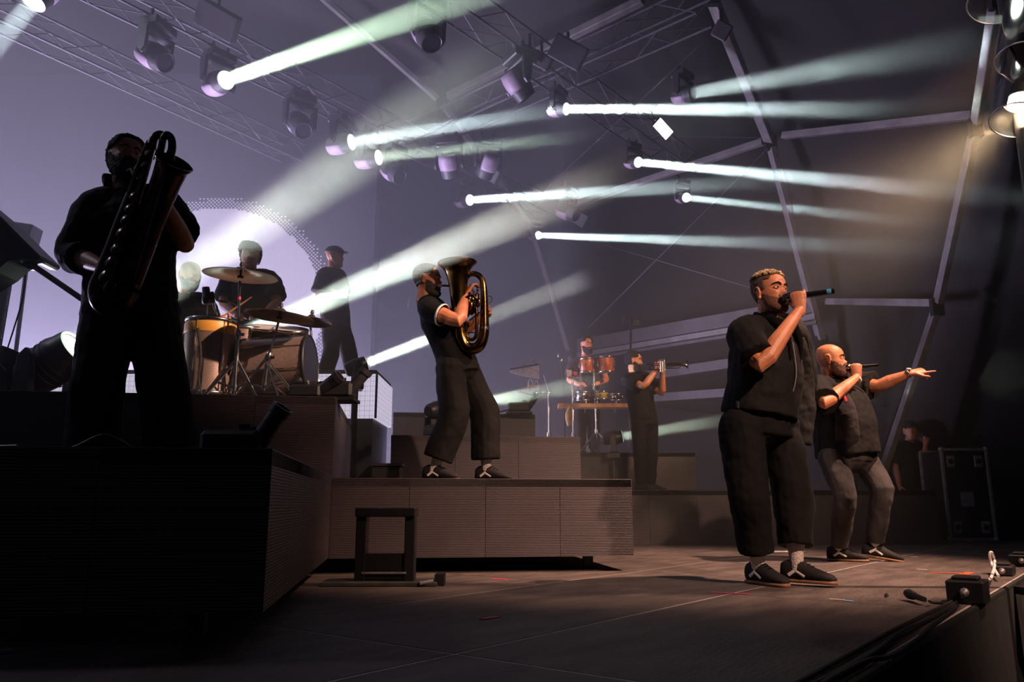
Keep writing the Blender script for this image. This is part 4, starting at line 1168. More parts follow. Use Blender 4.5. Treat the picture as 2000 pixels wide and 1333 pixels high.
drum('rack_tom', P(566, 664, 5.95), (.1, -.35, 1), .13, .16, 'dark rack tom above the bass drum front hoop', shell='black_gloss', head='drumhead', lugs=5, group='dark toms')
drum('snare_drum', P(470, 660, 6.0), (0, -.1, 1), .17, .14, 'snare drum half hidden between the floor tom and bass drum', shell='silver_drum', head='drumhead', lugs=8)


def cymbal_stand(cx, cy, dc, r_px, tilt, foot, label, legs, name='cymbal_stand'):
    c_ = P(cx, cy, dc); r = PX(r_px, dc, cy); f_ = P(foot[0], foot[1], dc); f_.z = RZ
    t = thing(name, f_, label, 'cymbal', 'cymbals on stands'); n_ = V(tilt).normalized()
    MB().lathe([(r, -.012), (r * .985, -.008), (r * .6, .010), (r * .25, .022), (r * .20, .030), (r * .12, .048), (.008, .052), (.008, .048), (r * .11, .044), (r * .19, .026), (r * .6, .006), (r * .98, -.012), (r, -.014)], c_, n_, 40, close=False).build('cymbal', M['cymbal'], t)
    MB().lathe([(.008, -.03), (.022, -.03), (.022, -.012), (.008, -.012), (.008, .06), (.016, .06), (.012, .085), (.004, .09)], c_, n_, 12).build('felt_and_nut', M['black'], t)
    up_ = c_ - n_ * .05; md = f_.lerp(V((up_.x, up_.y, f_.z)), .25) + UP * ((up_.z - f_.z) * .55)
    hub = f_ + UP * .30
    MB().tube([up_, md], .009, 8).build('upper_pole', M['chrome'], t)
    MB().tube([md - (up_ - md).normalized() * .02, f_ + UP * .08], .016, 10).build('lower_pole', M['chrome'], t)
    MB().lathe([(.001, -.03), (.020, -.03), (.024, -.01), (.024, .02), (.018, .035), (.001, .035)], md, (up_ - md), 12).build('clamp', M['chrome'], t)
    MB().box(md + V((.03, -.01, 0)), (.035, .012, .02)).build('wing_nut', M['chrome'], t, smooth=False)
    MB().lathe([(.011, -.02), (.013, -.02), (.013, .0), (.011, .0)], up_.lerp(md, .3), (up_ - md), 10).build('marker_ring', M['red'], t)
    for (lx, ly, dd) in legs:
        e_ = P(lx, ly, dc + dd); e_.z = RZ + .012
        lg = MB().tube([hub, e_], [(.012, .005)] * 2, 8, UP).build('leg', M['chrome'], t)
        MB().ell(e_, (.016, .016, .012)).build('rubber_foot', M['rubber'], lg)
        MB().tube([f_ + UP * .10, hub.lerp(e_, .55)], [(.009, .004)] * 2, 6, UP).build('brace', M['chrome'], t)


cymbal_stand(470, 536, 5.42, 71, (.06, -.06, 1), (457, 775), 'bronze crash cymbal high on a chrome stand, the nearest and highest', [(392, 775, -.05), (505, 775, .0), (420, 775, .3)])
cymbal_stand(546, 616, 5.40, 67, (.10, -.02, 1), (514, 775), 'dark ride cymbal low over the bass drum', [(450, 775, .1), (585, 775, .0), (545, 775, -.15)])
cymbal_stand(608, 627, 5.95, 40, (.05, .05, 1), (612, 775), 'small cymbal half hidden behind the ride cymbal', [(590, 775, .15), (640, 775, .0), (600, 775, -.1)])
# hi-hat edge rails and drum microphones
def clip_mic(name, a, b, label, m='black', r=.013):
    t = thing(name, a, label, 'microphone', 'drum microphones')
    d_ = V(b) - V(a)
    MB().lathe([(.001, 0), (r * .9, .002), (r * 1.15, .012), (r * 1.15, .05), (r, .06), (r * .85, d_.length), (.001, d_.length)], a, d_, 12).build('capsule', M[m], t)
    return t


t = clip_mic('drum_microphone', P(405, 595, 5.4), P(402, 562, 5.4), 'broad black drum microphone standing over the floor tom', r=.030)
MB().tube([P(405, 596, 5.4), P(402, 640, 5.4), P(398, 700, 5.38), P(392, 765, 5.36)], .006, 6, k=3).build('mic_pole', M['black'], t)
MB().tube([P(372, 606, 5.42), P(404, 603, 5.4)], .005, 6).build('boom', M['black'], t)
t = clip_mic('drum_microphone', P(414, 570, 5.4), P(420, 605, 5.4), 'slim black microphone clipped beside the broad drum microphone', r=.011)
MB().tube([P(420, 605, 5.4), P(424, 618, 5.4), P(416, 632, 5.42)], .006, 6, k=3).build('clip', M['chrome'], t)
t = clip_mic('drum_microphone', P(428, 588, 5.4), P(446, 590, 5.4), 'tiny level microphone on a gooseneck beneath the crash cymbal', r=.009)
MB().tube([P(446, 590, 5.4), P(456, 594, 5.41), P(463, 600, 5.42)], .004, 6, k=3).build('gooseneck', M['black'], t)
t = clip_mic('drum_microphone', P(590, 742, 5.45), P(560, 752, 5.45), 'low microphone before the bass drum hoop', r=.022)
MB().tube([P(575, 748, 5.45), P(572, 774, 5.45)], .008, 6).build('mic_pole', M['black'], t)
# hanging strap on the floor tom
o = MB().tube([P(386, 642, 5.33), P(392, 690, 5.32), P(388, 740, 5.33), P(394, 772, 5.33)], [.012, .009, .007, .005], 8, k=4).build('cable_bundle', M['rubber']); tag(o, 'black cables hanging down the front of the floor tom', 'cable')
t = thing('foot_pedal', P(650, 770, 5.5), 'black bass drum pedal clamp low at the hoop', 'pedal')
MB().box(P(632, 772, 5.5), (.12, .1, .03)).build('foot_board', M['black'], t, smooth=False)
MB().tube([P(600, 745, 5.5), P(612, 770, 5.5)], .012, 8).build('post', M['chrome'], t)

# ================================================================ percussion set
dp = 10.72; PZ0 = 1.08
q = lambda x, y, e=0: P(x, y, dp + e)
for cx, cy, rp, hp_, lab in ((1146, 714, 14, 27, 'orange bongo on the centre stand, the smaller one'), (1184, 712, 16, 30, 'orange bongo on the centre stand, the larger one')):
    drum('bongo_drum', q(cx, cy), (0, -.12, 1), PX(rp, dp), PX(hp_, dp), lab, 'orange_shell', 'drumhead', 6, group='orange bongos')
for cx, cy, rp, hp_, sh, lab in ((1138, 774, 14, 17, 'chrome', 'chrome timbale under the smaller bongo'), (1174, 772, 13, 15, 'green_shell', 'yellow green timbale under the larger bongo'), (1203, 776, 12, 13, 'chrome', 'small chrome timbale beside the trumpeter back')):
    drum('timbale', q(cx, cy), (0, -.15, 1), PX(rp, dp), PX(hp_, dp), lab, sh, 'drumhead', 6, group='timbales')


def tripod(pole, hub, feet, label, name='percussion_stand', r=.014, z=PZ0):
    t = thing(name, hub, label, 'stand', 'percussion stands')
    MB().tube(pole, r, 10).build('pole', M['chrome'], t)
    MB().lathe([(.001, -.03), (.028, -.03), (.028, .03), (.001, .03)], hub, UP, 12).build('hub', M['chrome'], t)
    for f_ in feet:
        f_ = V(f_); f_.z = z + .012
        lg = MB().tube([hub, f_], [(.014, .007)] * 2, 8, UP).build('leg', M['chrome'], t)
        MB().ell(f_, (.02, .02, .014)).build('rubber_foot', M['rubber'], lg)
        MB().tube([hub - UP * .16, hub.lerp(f_, .5)], .006, 6).build('brace', M['chrome'], t)
    return t


t = tripod([q(1160, 722), q(1165, 850)], q(1165, 843), [q(1133, 885, -.1), q(1208, 888, -.15), q(1170, 880, .3)], 'chrome tripod stand carrying the bongos')
MB().tube([q(1146, 726), q(1160, 730), q(1184, 728)], .010, 8, k=3).build('crossbar', M['chrome'], t)
tripod([q(1071, 768), q(1073, 862)], q(1072, 850), [q(1055, 885, -.1), q(1090, 885, -.1), q(1075, 880, .25)], 'thin chrome stand under the percussion tray')
tripod([q(1118, 740), q(1120, 862)], q(1120, 850), [q(1105, 885, -.1), q(1135, 885, .1), q(1120, 880, .25)], 'thin chrome stand behind the hanging strap')
b = MB().box((q(1090, 794) + q(1226, 794)) / 2, ((q(1226, 794) - q(1090, 794)).length, .22, .05)).build('percussion_shelf', M['wood'], smooth=False); tag(b, 'long pale board below the timbales', 'shelf')
for x in (1144, 1166, 1203):
    o = MB().tube([q(x, 784, -.08), q(x, 797, -.1), q(x - 2, 808, -.1)], [.014, .010, .006], 8).build('stand_clamp', M['chrome'])
    tag(o, {1144: 'chrome clamp under the chrome timbale', 1166: 'chrome clamp beside the centre pole', 1203: 'chrome clamp at the far end of the board'}[x], 'clamp', 'clamps below the board')
t = thing('bar_chimes', q(1025, 715), 'row of hanging metal bar chimes over the percussion tray', 'chimes')
MB().tube([q(996, 722), q(1052, 712)], .013, 8).build('bar', M['black'], t)
for i in range(24):
    f_ = i / 23; x = 998 + 53 * f_; y0 = 722 - 9 * f_; l_ = 6 + 22 * f_ ** .9
    MB().tube([q(x, y0), q(x + 1.5 * f_, y0 + l_)], .0065, 6).build('chime_tube', M['alu'], t)
MB().tube([q(1022, 712), q(1045, 725), q(1062, 733), q(1072, 768)], .006, 6).build('boom_arm', M['chrome'], t)
t = thing('splash_cymbal', q(1040, 706), 'thin dark splash cymbal over the bar chimes', 'cymbal'); MB().lathe([(.16, -.004), (.08, .004), (.03, .012), (.001, .022)], q(1040, 706), (0, -.1, 1), 28, close=False).build('plate', M['cymbal'], t); MB().tube([q(1040, 706), q(1052, 712)], .005, 6).build('arm', M['chrome'], t)
t = thing('percussion_tray', q(1035, 765), 'tilted grey tray holding small percussion', 'tray')
MB().box((q(1014, 764) + q(1052, 757)) / 2, (PX(40, dp), .3, .02), R=Matrix.Rotation(-.16, 3, 'Y')).build('tray_plate', M['alu_dull'], t, smooth=False)
MB().tube([q(1018, 768), q(1045, 772), q(1080, 768)], .010, 8, k=3).build('tray_bracket', M['chrome'], t)
for i in range(3): MB().lathe([(.001, 0), (.022, 0), (.026, .015), (.02, .03), (.001, .03)], q(1050 + 12 * i, 768), UP, 12).build('bracket_knob', M['chrome'], t)
for x, y, lab in ((1036, 758, 'small rounded bell with arched handle, larger of two on the tray'), (1047, 757, 'small rounded bell with arched handle, smaller of two on the tray')):
    t = thing('hand_bell', q(x, y), lab, 'bell', 'hand bells on the tray'); k = 1.0 if x < 1040 else .8
    MB().ell(q(x, y), (.055 * k, .04 * k, .035 * k)).build('bell_body', M['wood'], t)
    MB().tube([q(x - 3, y - 2), q(x - 4 * k, y - 10 * k), q(x, y - 17 * k), q(x + 4 * k, y - 10 * k), q(x + 3, y - 2)], .007, 6, k=4).build('handle', M['alu'], t)
t = thing('microphone_stand', q(1103, 862), 'slim black microphone stand leaning over the percussion', 'stand')
MB().tube([q(1091, 694), q(1097, 720), q(1101, 745), q(1103, 862)], .008, 6).build('boom', M['black'], t)
MB().ell(q(1091, 694), (.016, .016, .03)).build('mic_head', M['chrome'], t); MB().ell(q(1097, 704), (.012, .012, .02)).build('clip', M['chrome'], t)
o = MB().tube([q(1114, 794, -.14), q(1111, 812, -.15), q(1113, 832, -.15)], [(.02, .01), (.05, .02), (.035, .02)], 8, (1, 0, 0), 4).build('mallet_bag', M['wood']); tag(o, 'small brown mallet bag hanging from the board', 'bag')
t = thing('frame_instrument', q(1110, 727), 'small cowbells on a rod beside the smaller bongo', 'cowbell')
MB().prism([q(1106, 722), q(1118, 724), q(1116, 734), q(1108, 732)], (0, .06, 0)).build('cowbell', M['alu'], t, smooth=False); MB().prism([q(1120, 726), q(1129, 727), q(1127, 733), q(1121, 732)], (0, .06, 0)).build('cowbell', M['red'], t, smooth=False)
MB().tube([q(1104, 736), q(1132, 738)], .006, 6).build('rod', M['chrome'], t)
t = thing('overhead_stand', P(1230, 690, 11.3), 'tall black stand with small microphones rising behind the trumpeter', 'stand')
MB().tube([P(1230, 880, 11.3), P(1232, 614, 11.3)], .016, 8).build('pole', M['black'], t)
MB().tube([P(1218, 632, 11.3), P(1234, 622, 11.3), P(1246, 634, 11.3)], .010, 6).build('crossbar', M['black'], t)
MB().box(P(1243, 632, 11.3), (.09, .08, .09)).build('mic_head', M['black'], t, smooth=False); MB().tube([P(1219, 620, 11.3), P(1217, 636, 11.3)], .012, 6).build('mic_head', M['black'], t)
# ================================================================ lamps and lit haze
def moving_head(lens, beam, hang, label, s=1.0, lit=True, shell='case_lit', group='moving head lamps', floor_z=None):
    """base, yoke of two arms, barrel head with lens; lens = centre of the front glass"""
    a = V((0, 0, -1)) if hang else UP
    b_ = V(beam).normalized(); lens = V(lens)
    piv = lens - b_ * .17 * s; bc = piv - a * .34 * s
    c_ = a.cross(b_); c_ = c_.normalized() if c_.length > .05 else V((1, 0, 0))
    f_ = c_.cross(a)
    t = thing('moving_head', bc, label, 'stage lamp', group)
    MB().box(bc, (.34 * s, .26 * s, .11 * s), ax=(c_, f_, a)).build('base', M['case'], t, smooth=False, bevel=.015 * s)
    MB().box(bc + a * .085 * s, (.38 * s, .12 * s, .06 * s), ax=(c_, f_, a)).build('yoke_bridge', M['case'], t, smooth=False, bevel=.015 * s)
    for k in (-1, 1):
        p0 = bc + c_ * k * .175 * s
        MB().prism([p0 + a * .06 * s - f_ * .07 * s, p0 + a * .06 * s + f_ * .07 * s, p0 + a * .36 * s + f_ * .05 * s, p0 + a * .41 * s, p0 + a * .36 * s - f_ * .05 * s], c_ * k * .045 * s).build('yoke_arm', M['case'], t, smooth=False, bevel=.01 * s)
    hd = MB().lathe([(.001, -.36), (.085, -.36), (.115, -.33), (.132, -.22), (.140, -.10), (.128, -.06), (.122, -.01), (.118, .012), (.104, .012), (.100, -.006), (.001, -.006)], lens, b_, 28)
    for q in range(len(hd.v)): hd.v[q] = lens + (hd.v[q] - lens) * s
    hb = hd.build('head', M[shell], t)
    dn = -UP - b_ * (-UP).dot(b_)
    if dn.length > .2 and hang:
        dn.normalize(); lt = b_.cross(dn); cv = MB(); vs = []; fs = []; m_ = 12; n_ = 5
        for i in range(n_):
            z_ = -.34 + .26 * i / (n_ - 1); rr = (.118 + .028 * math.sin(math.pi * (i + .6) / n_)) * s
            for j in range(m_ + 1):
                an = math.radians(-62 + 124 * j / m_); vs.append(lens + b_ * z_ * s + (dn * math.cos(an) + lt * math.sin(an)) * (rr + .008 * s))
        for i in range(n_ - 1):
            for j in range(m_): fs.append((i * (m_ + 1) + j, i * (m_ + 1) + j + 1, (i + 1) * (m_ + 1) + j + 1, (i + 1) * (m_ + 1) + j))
        cv.add(vs, fs); co = cv.build('lit_underside', M['under_glow'], t, auto=False); co.modifiers.new('thick', 'SOLIDIFY').thickness = .008  # added plate, its pale pink stands in for screen light from below
    for z_ in (-.20, -.16, -.12):
        MB().tube([lens + (b_ * z_ + (f_.lerp(c_, 0) * 0)) * s + (frame(b_)[0] * math.cos(x) + frame(b_)[1] * math.sin(x)) * .139 * s for x in [2 * math.pi * i / 28 for i in range(28)]], .0035 * s, 5, closed=True).build('cooling_rib', M['case'], hb)
    MB().lathe([(.001, .004), (.070, .003), (.098, 0), (.098, -.006), (.001, -.006)], lens, b_, 28).build('lens', M['lens' if lit else 'lens_dark'], t) if s == 1.0 else MB().lathe([(.001, .004 * s), (.070 * s, .003 * s), (.098 * s, 0), (.098 * s, -.006 * s), (.001, -.006 * s)], lens, b_, 28).build('lens', M['lens' if lit else 'lens_dark'], t)
    MB().tube([lens + b_ * .010 * s + (frame(b_)[0] * math.cos(x) + frame(b_)[1] * math.sin(x)) * .108 * s for x in [2 * math.pi * i / 28 for i in range(28)]], .008 * s, 6, closed=True).build('lens_rim', M['lens_ring' if lit else 'case'], t)
    if floor_z is not None and bc.z - .055 * s - floor_z > .02:
        MB().tube([bc - UP * .05 * s, V((bc.x, bc.y, floor_z + .02))], .03, 10).build('post', M['black'], t)
        MB().box(V((bc.x, bc.y, floor_z + .012)), (.4 * s, .4 * s, .02)).build('foot_plate', M['black'], t, smooth=False)
    if hang:
        for k in (-1, 1): MB().tube([bc + c_ * k * .1 * s - a * .05 * s, bc + c_ * k * .1 * s - a * .17 * s], .02 * s, 8).build('clamp', M['black'], t)
    return t


def beam(t, lens, end, w_px, label, col=(.80, .95, .80), power=3., dens=.6, r0=.095, fade=.6, wisp=.16, aniso=.0, near=1.0, wscale=1.0, soft=.45):
    """the lamp itself (a disc with narrow spread) and the smoke it cuts through"""
    lens, end = V(lens), V(end); dv = end - lens; L = dv.length; b_ = dv.normalized()
    r1 = PX(w_px / 2, end.y, 500); al = math.degrees(math.atan(max(.004, (r1 - r0) / L)))
    lamp('lamp', 'AREA', lens + b_ * .03, end, power, col, r0 * 2, spread=max(2.2, 2 * al * 1.5), parent=t)
    prof = [(r0 * .99, .02), (r0 + (r1 - r0) * .5, L * .5), (r1, L)]
    h = MB().lathe(prof, (0, 0, 0), (0, 0, 1), 28)
    me = h.mesh('lit_haze'); me.materials.append(haze_mat('lit_haze', (.97, .98, .97), dens, L, fade, wisp, wscale, aniso, near, soft, r0, r1))
    o = bpy.data.objects.new('lit_haze', me); COL.objects.link(o)
    o.location = lens; o.rotation_euler = b_.to_track_quat('Z', 'Y').to_euler()
    tag(o, label, 'light beam', 'beams of light in the haze', 'stuff')
    return o


G, W_ = (.78, 1.0, .78), (.76, .95, .98)
HUNG = [  # lens px, beam end (px,py,d), width, colour, power, density, fade, name
    ((440, 157), (1010, -40, 6.0), 84, (.70, 1.0, .68), 7.0, .9, .12, 'brightest hanging moving head upper left, shooting a green-white beam to the top edge', 'thick green-white beam running from upper left to the top edge'),
    ((685, 278), (1130, 208, 9.4), 46, W_, 3.2, .55, .75, 'hanging moving head in line with the broad beam, upper of two neighbours', 'white beam fading level with the cross truss'),
    ((738, 308), (1140, 266, 9.9), 40, G, 1.6, .45, .75, 'hanging moving head just below another lit one, lower of two neighbours', 'weak greenish beam below the longer white one'),
    ((1105, 213), (1800, 214, 7.2), 52, W_, 5.5, .7, .75, 'hanging moving head whose level beam crosses the middle tent rib high up', 'level white beam crossing the middle rib high up'),
    ((1246, 317), (2060, 393, 6.5), 56, W_, 4.5, .6, .8, 'hanging moving head right of centre whose beam drops to the picture edge', 'white beam sloping down to the far edge'),
    ((917, 391), (1610, 348, 8.6), 50, W_, 5.0, .6, .8, 'hanging moving head over the horn player with a slightly rising beam', 'long slightly rising white beam in the middle'),
    ((1340, 386), (1880, 444, 7.6), 34, W_, 1.5, .4, .9, 'small distant moving head beside the middle rib with a faint beam', 'faint beam sloping down across the middle rib'),
    ((1051, 460), (2010, 492, 7.4), 50, W_, 5.0, .6, .85, 'lowest hanging moving head, its beam passing over the singer', 'lowest long white beam passing over the singer head'),
]
for (lp, en, wpx, col, pw, dn, fd, lab, lab2) in HUNG:
    ln = PZ(lp[0], lp[1], 5.5); en = P(*en)
    sc_ = .72 if lp[0] > 1000 else (.85 if lp[0] > 900 else 1.0)
    t = moving_head(ln, en - ln, True, lab, sc_)
    beam(t, ln, en, wpx, lab2, col, pw * 2.1, dn, .085 * sc_, fd * .75)
# soft wide beam from the head half hidden on the middle truss
ln = P(1352, 182, 9.6); en = P(1990, 70, 7.0)
t = moving_head(ln, en - ln, True, 'dim hanging moving head near the flood lamp with a soft wide beam', .8, lit=False)
beam(t, ln, en, 120, 'soft wide rising beam near the top, right of centre', W_, 6.0, .30, .09, .9, .35)

# unlit heads seen from below on the trusses
for (x, y), dr, lab in [((843, 84), (.35, -.35, -.9), 'unlit moving head with pale underside near the top edge'),
                        ((322, 122), (.75, -.2, -.55), 'unlit moving head, leftmost one on the long truss'),
                        ((592, 255), (.45, -.5, -.75), 'unlit moving head beside the edge of the broad beam'),
                        ((780, 345), (.6, -.5, -.65), 'unlit moving head below the two lit neighbours'),
                        ((1028, 190), (.5, .3, -.7), 'unlit moving head under the cross truss'),
                        ((945, 345), (-.3, .5, -.7), 'unlit moving head above the horn player beam'),
                        ((1125, 420), (.7, -.4, -.5), 'dark square-nosed head at the end of the long truss'),
                        ((880, 345), (.1, .6, -.8), 'dark moving head seen against the haze over the horn')]:
    moving_head(PZ(x, y, 5.35), dr, True, lab, 1.05, lit=False)
# small clutter on the trusses: boxes and blinders
for (x, y, z, w1_, h1_, lab) in [(425, 40, 6.1, .55, .32, 'plain grey distribution box on the long truss'), (1110, 102, 6.0, .45, .30, 'brownish blinder box on the cross truss'), (955, 335, 5.9, .40, .26, 'grey square blinder hanging mid-picture'),
                                 (1035, 105, 6.0, .22, .16, 'small pale box on the smoky truss crossing'), (1058, 118, 6.0, .26, .18, 'pale flat box beside the brownish blinder'), (1130, 425, 5.6, .34, .26, 'tilted dark blinder at the far truss end'),
                                 (1410, 60, 6.0, .2, .2, 'little dark motor at the cross truss end')]:
    p_ = PZ(x, y, z); t = thing('blinder_box', p_, lab, 'stage lamp', 'boxes on the trusses')
    MB().box(p_, (w1_, .14, h1_), R=Matrix.Rotation(.55, 3, 'Y') @ Matrix.Rotation(.6, 3, 'X')).build('housing', M['case_lit'], t, smooth=False, bevel=.015)
    MB().tube([p_ + UP * .1, p_ + UP * .28], .02, 8).build('clamp', M['black'], t)

ln = PZ(66, 2, 5.2); en = P(-60, 150, 6.5)
t = moving_head(ln, en - ln, True, 'lit moving head cut by the top edge in the far left corner', 1.0)
beam(t, ln, en, 60, 'short pale beam crossing the far upper left corner', W_, 2.5, .5, .09, .6)
# flood panel
fp = P(1295, 252, 9.3); fd_ = (V((.25, -.95, -.35))).normalized()
t = thing('flood_lamp', fp, 'bright white rectangular flood lamp tilted under the truss', 'stage lamp')
fx = V((.75, .1, -.66)); fx = (fx - fd_ * fx.dot(fd_)).normalized(); fy = fd_.cross(fx)
MB().box(fp + fd_ * -.04, (.27, .15, .08), ax=(fx, fy, fd_)).build('housing', M['black'], t, smooth=False, bevel=.01)
for k in (-1, 1): MB().box(fp + fx * (k * .062) + fd_ * .004, (.115, .135, .012), ax=(fx, fy, fd_)).build('lit_panel', M['flood'], t, smooth=False)
MB().tube([fp - fx * .15, fp - fx * .15 - fd_ * .12 + UP * .15, fp + UP * .35 - fd_ * .1], .012, 6).build('bracket', M['black'], t)
lamp('lamp', 'SPOT', fp + fd_ * .06, fp + fd_ * 4, 25, (.95, 1., .9), .1, 110, .8, parent=t)

# ---- floor lamps
ln = P(146, 681, 5.75); en = P(1085, 38, 5.2)
t = moving_head(ln, en - ln, False, 'big floor moving head glowing beside the saxophonist leg', 1.25, shell='case', floor_z=1.11)
beam(t, ln, en, 205, 'broad grey-white beam climbing from the floor lamp across the disc', (.92, 1., .86), 7.5, .62, .13, .45, .15, near=.2)
ln = P(436, 672, 6.75); en = P(1275, 310, 4.6)
t = moving_head(ln, en - ln, False, 'floor moving head half hidden behind the floor tom', .8, shell='case', floor_z=1.11)
beam(t, ln, en, 122, 'wide beam rising from the drum kit past the horn player head', (.86, 1., .88), 7.5, .75, .08, .40, .3, near=.3)
ln = P(714, 710, 7.3); en = P(1165, 539, 7.9)
t = moving_head(ln, en - ln, False, 'small floor moving head beside the white LED step', .55, shell='case', floor_z=0.)
beam(t, ln, en, 52, 'slim beam passing behind the horn player chest', (.92, 1., .84), 2.6, 1.6, .052, .12, .35)
ln = P(868, 799, 7.4); en = P(1200, 741, 9.6)
t = moving_head(ln, en - ln, False, 'small floor moving head hidden behind the horn player knee', .6, shell='case', floor_z=0.)
beam(t, ln, en, 46, 'low beam passing under the percussion tray', G, 2.2, 1.2, .055, .5, .35)
ln = P(1214, 853, 10.25); en = P(1470, 812, 10.1)
t = moving_head(ln, en - ln, False, 'small lit moving head low behind the trumpeter', .68, shell='case', floor_z=.575)
beam(t, ln, en, 40, 'faint low beam behind the trumpeter legs', G, .9, .9, .065, .6, .35)
ln = P(20, 692, 5.9)
moving_head(ln, (.3, .2, 1), False, 'unlit floor moving head standing at the far left', 1.15, lit=False, shell='case', floor_z=1.11)

# ---- lamps under clear rain hoods at the right edge
gm = bpy.data.materials.new('clear_plastic'); gm.use_nodes = True; nt = gm.node_tree; nt.nodes.clear()
ou = nt.nodes.new('ShaderNodeOutputMaterial'); tr = nt.nodes.new('ShaderNodeBsdfTransparent'); gl = nt.nodes.new('ShaderNodeBsdfGlossy'); mx = nt.nodes.new('ShaderNodeMixShader'); fr = nt.nodes.new('ShaderNodeFresnel')
gl.inputs['Roughness'].default_value = .15; tr.inputs[0].default_value = (.93, .93, .95, 1); fr.inputs[0].default_value = 1.35
nt.links.new(fr.outputs[0], mx.inputs[0]); nt.links.new(tr.outputs[0], mx.inputs[1]); nt.links.new(gl.outputs[0], mx.inputs[2]); nt.links.new(mx.outputs[0], ou.inputs[0])
for i, (x, y, dd, lit, lab) in enumerate([(1952, -25, 4.1, True, 'lamp under a clear rain hood at the top corner'), (2008, 85, 4.1, False, 'unlit lamp under a clear rain hood, middle of three at the edge'), (1996, 200, 4.2, True, 'glowing lamp under a clear rain hood, lowest at the edge')]):
    c_ = P(x, y, dd); ax_ = V((-.35, -.15, -1)).normalized()
    t = thing('hooded_lamp', c_, lab, 'stage lamp', 'rain-hooded lamps')
    MB().lathe([(.001, -.30), (.07, -.30), (.09, -.26), (.10, -.05), (.095, 0), (.085, -.01), (.001, -.02)], c_, ax_, 24).build('can', M['black'], t)
    MB().lathe([(.001, .0), (.08, -.004), (.08, -.010), (.001, -.010)], c_, ax_, 24).build('lens', M['lens' if lit else 'lens_dark'], t)
    ho = MB().lathe([(.150, .13), (.152, .0), (.150, -.34), (.10, -.40)], c_, ax_, 32, close=False).build('rain_hood', gm, t)
    s1, s2, _ = frame(ax_)
    MB().tube([c_ + ax_ * .13 + (s1 * math.cos(u_) + s2 * math.sin(u_)) * .151 for u_ in [2 * math.pi * k / 36 for k in range(36)]], .004, 6, closed=True).build('hood_rim', M['alu'], ho)
    MB().tube([c_ - ax_ * .3, c_ - ax_ * .3 + V((.35, .0, .05))], .02, 8).build('yoke', M['black'], t)
    if i == 2:
        beam(t, c_ + ax_ * .03, P(1560, 560, 7.6), 520, 'soft brownish glow spreading from the lowest hooded lamp', (1., .66, .36), 40., .075, .08, .85, .1, soft=1.0)
tw = thing('lamp_tower', P(2085, 700, 4.3), 'black upright tower pole carrying the rain-hooded lamps', 'stand')
pb = P(2060, 700, 4.3); MB().tube([V((pb.x, pb.y, -.05)), V((pb.x, pb.y, 4.2))], .04, 10).build('pole', M['black'], tw)
MB().box(V((pb.x, pb.y, -.03)), (.5, .5, .04)).build('base_plate', M['black'], tw, smooth=False)

# ---- thin stage-wide haze
hz = MB().box((-5.9, 12.4, 4.2), (13.6, 12.0, 12.0)).build('stage_haze', haze_mat('stage_haze', (.96, .96, .98), .034), smooth=False)
tag(hz, 'thin violet-grey stage smoke hanging in the whole tent', 'haze', None, 'stuff')
hz = MB().box((2.9, 12.4, 4.2), (3.98, 12.0, 12.0)).build('thin_haze', haze_mat('thin_haze', (.96, .96, .98), .014), smooth=False)
tag(hz, 'thinnest smoke around the percussion and the far tent side', 'haze', None, 'stuff')
hz = MB().box((-5.4, 4.95, 4.8), (8.6, 2.86, 8.3)).build('drifting_haze', haze_mat('drifting_haze', (.96, .96, .98), .014), smooth=False)
tag(hz, 'faint smoke drifting around the saxophonist', 'haze', None, 'stuff')
# ================================================================ small things
# nozzle machines on the risers
def nozzle(px, py, d_, z, lab, s=1.0, aim=(.55, -.1, .8)):
    c_ = V((P(px, py, d_).x, d_, z)); t = thing('effect_machine', c_, lab, 'effect machine', 'black effect machines')
    MB().box(c_ + UP * .075 * s, (.26 * s, .2 * s, .11 * s)).build('body', M['black'], t, smooth=False, bevel=.02 * s)
    MB().box(c_ + UP * .010 * s, (.30 * s, .24 * s, .02 * s)).build('base_plate', M['black'], t, smooth=False)
    a = V(aim).normalized(); p_ = c_ + V((.10 * s, -.02, .07 * s))
    MB().lathe([(.001, -.02), (.035, -.02), (.04, .02), (.04, .15), (.046, .155), (.046, .19), (.036, .19), (.034, .12), (.001, .12)], p_, a, 18).build('nozzle', M['case'], t)
    for k in (-1, 1): MB().box(c_ + V((.06 * s, k * .07 * s, .11 * s)), (.05 * s, .012, .09 * s)).build('bracket', M['case'], t, smooth=False)
    MB().tube([c_ + V((-.13 * s, 0, .05 * s)), c_ + V((-.22 * s, -.05, .02 * s)), c_ + V((-.34 * s, -.03, .01))], .007, 6, k=4).build('power_cable', M['rubber'], t)
    return t


nozzle(462, 850, 3.35, .605, 'black effect machine with tilted nozzle in front of the drum riser', .95)
nozzle(600, 765, 5.32, 1.11, 'black effect machine lying under the bass drum hoop', .8, (.7, -.2, .5))
nozzle(655, 765, 5.38, 1.11, 'black effect machine on the drum riser corner beside the lit step', 1.0, (.6, 0, .75))
nozzle(1014, 800, 9.1, 1.44, 'small black effect machine far back under the low beam', 1.0)

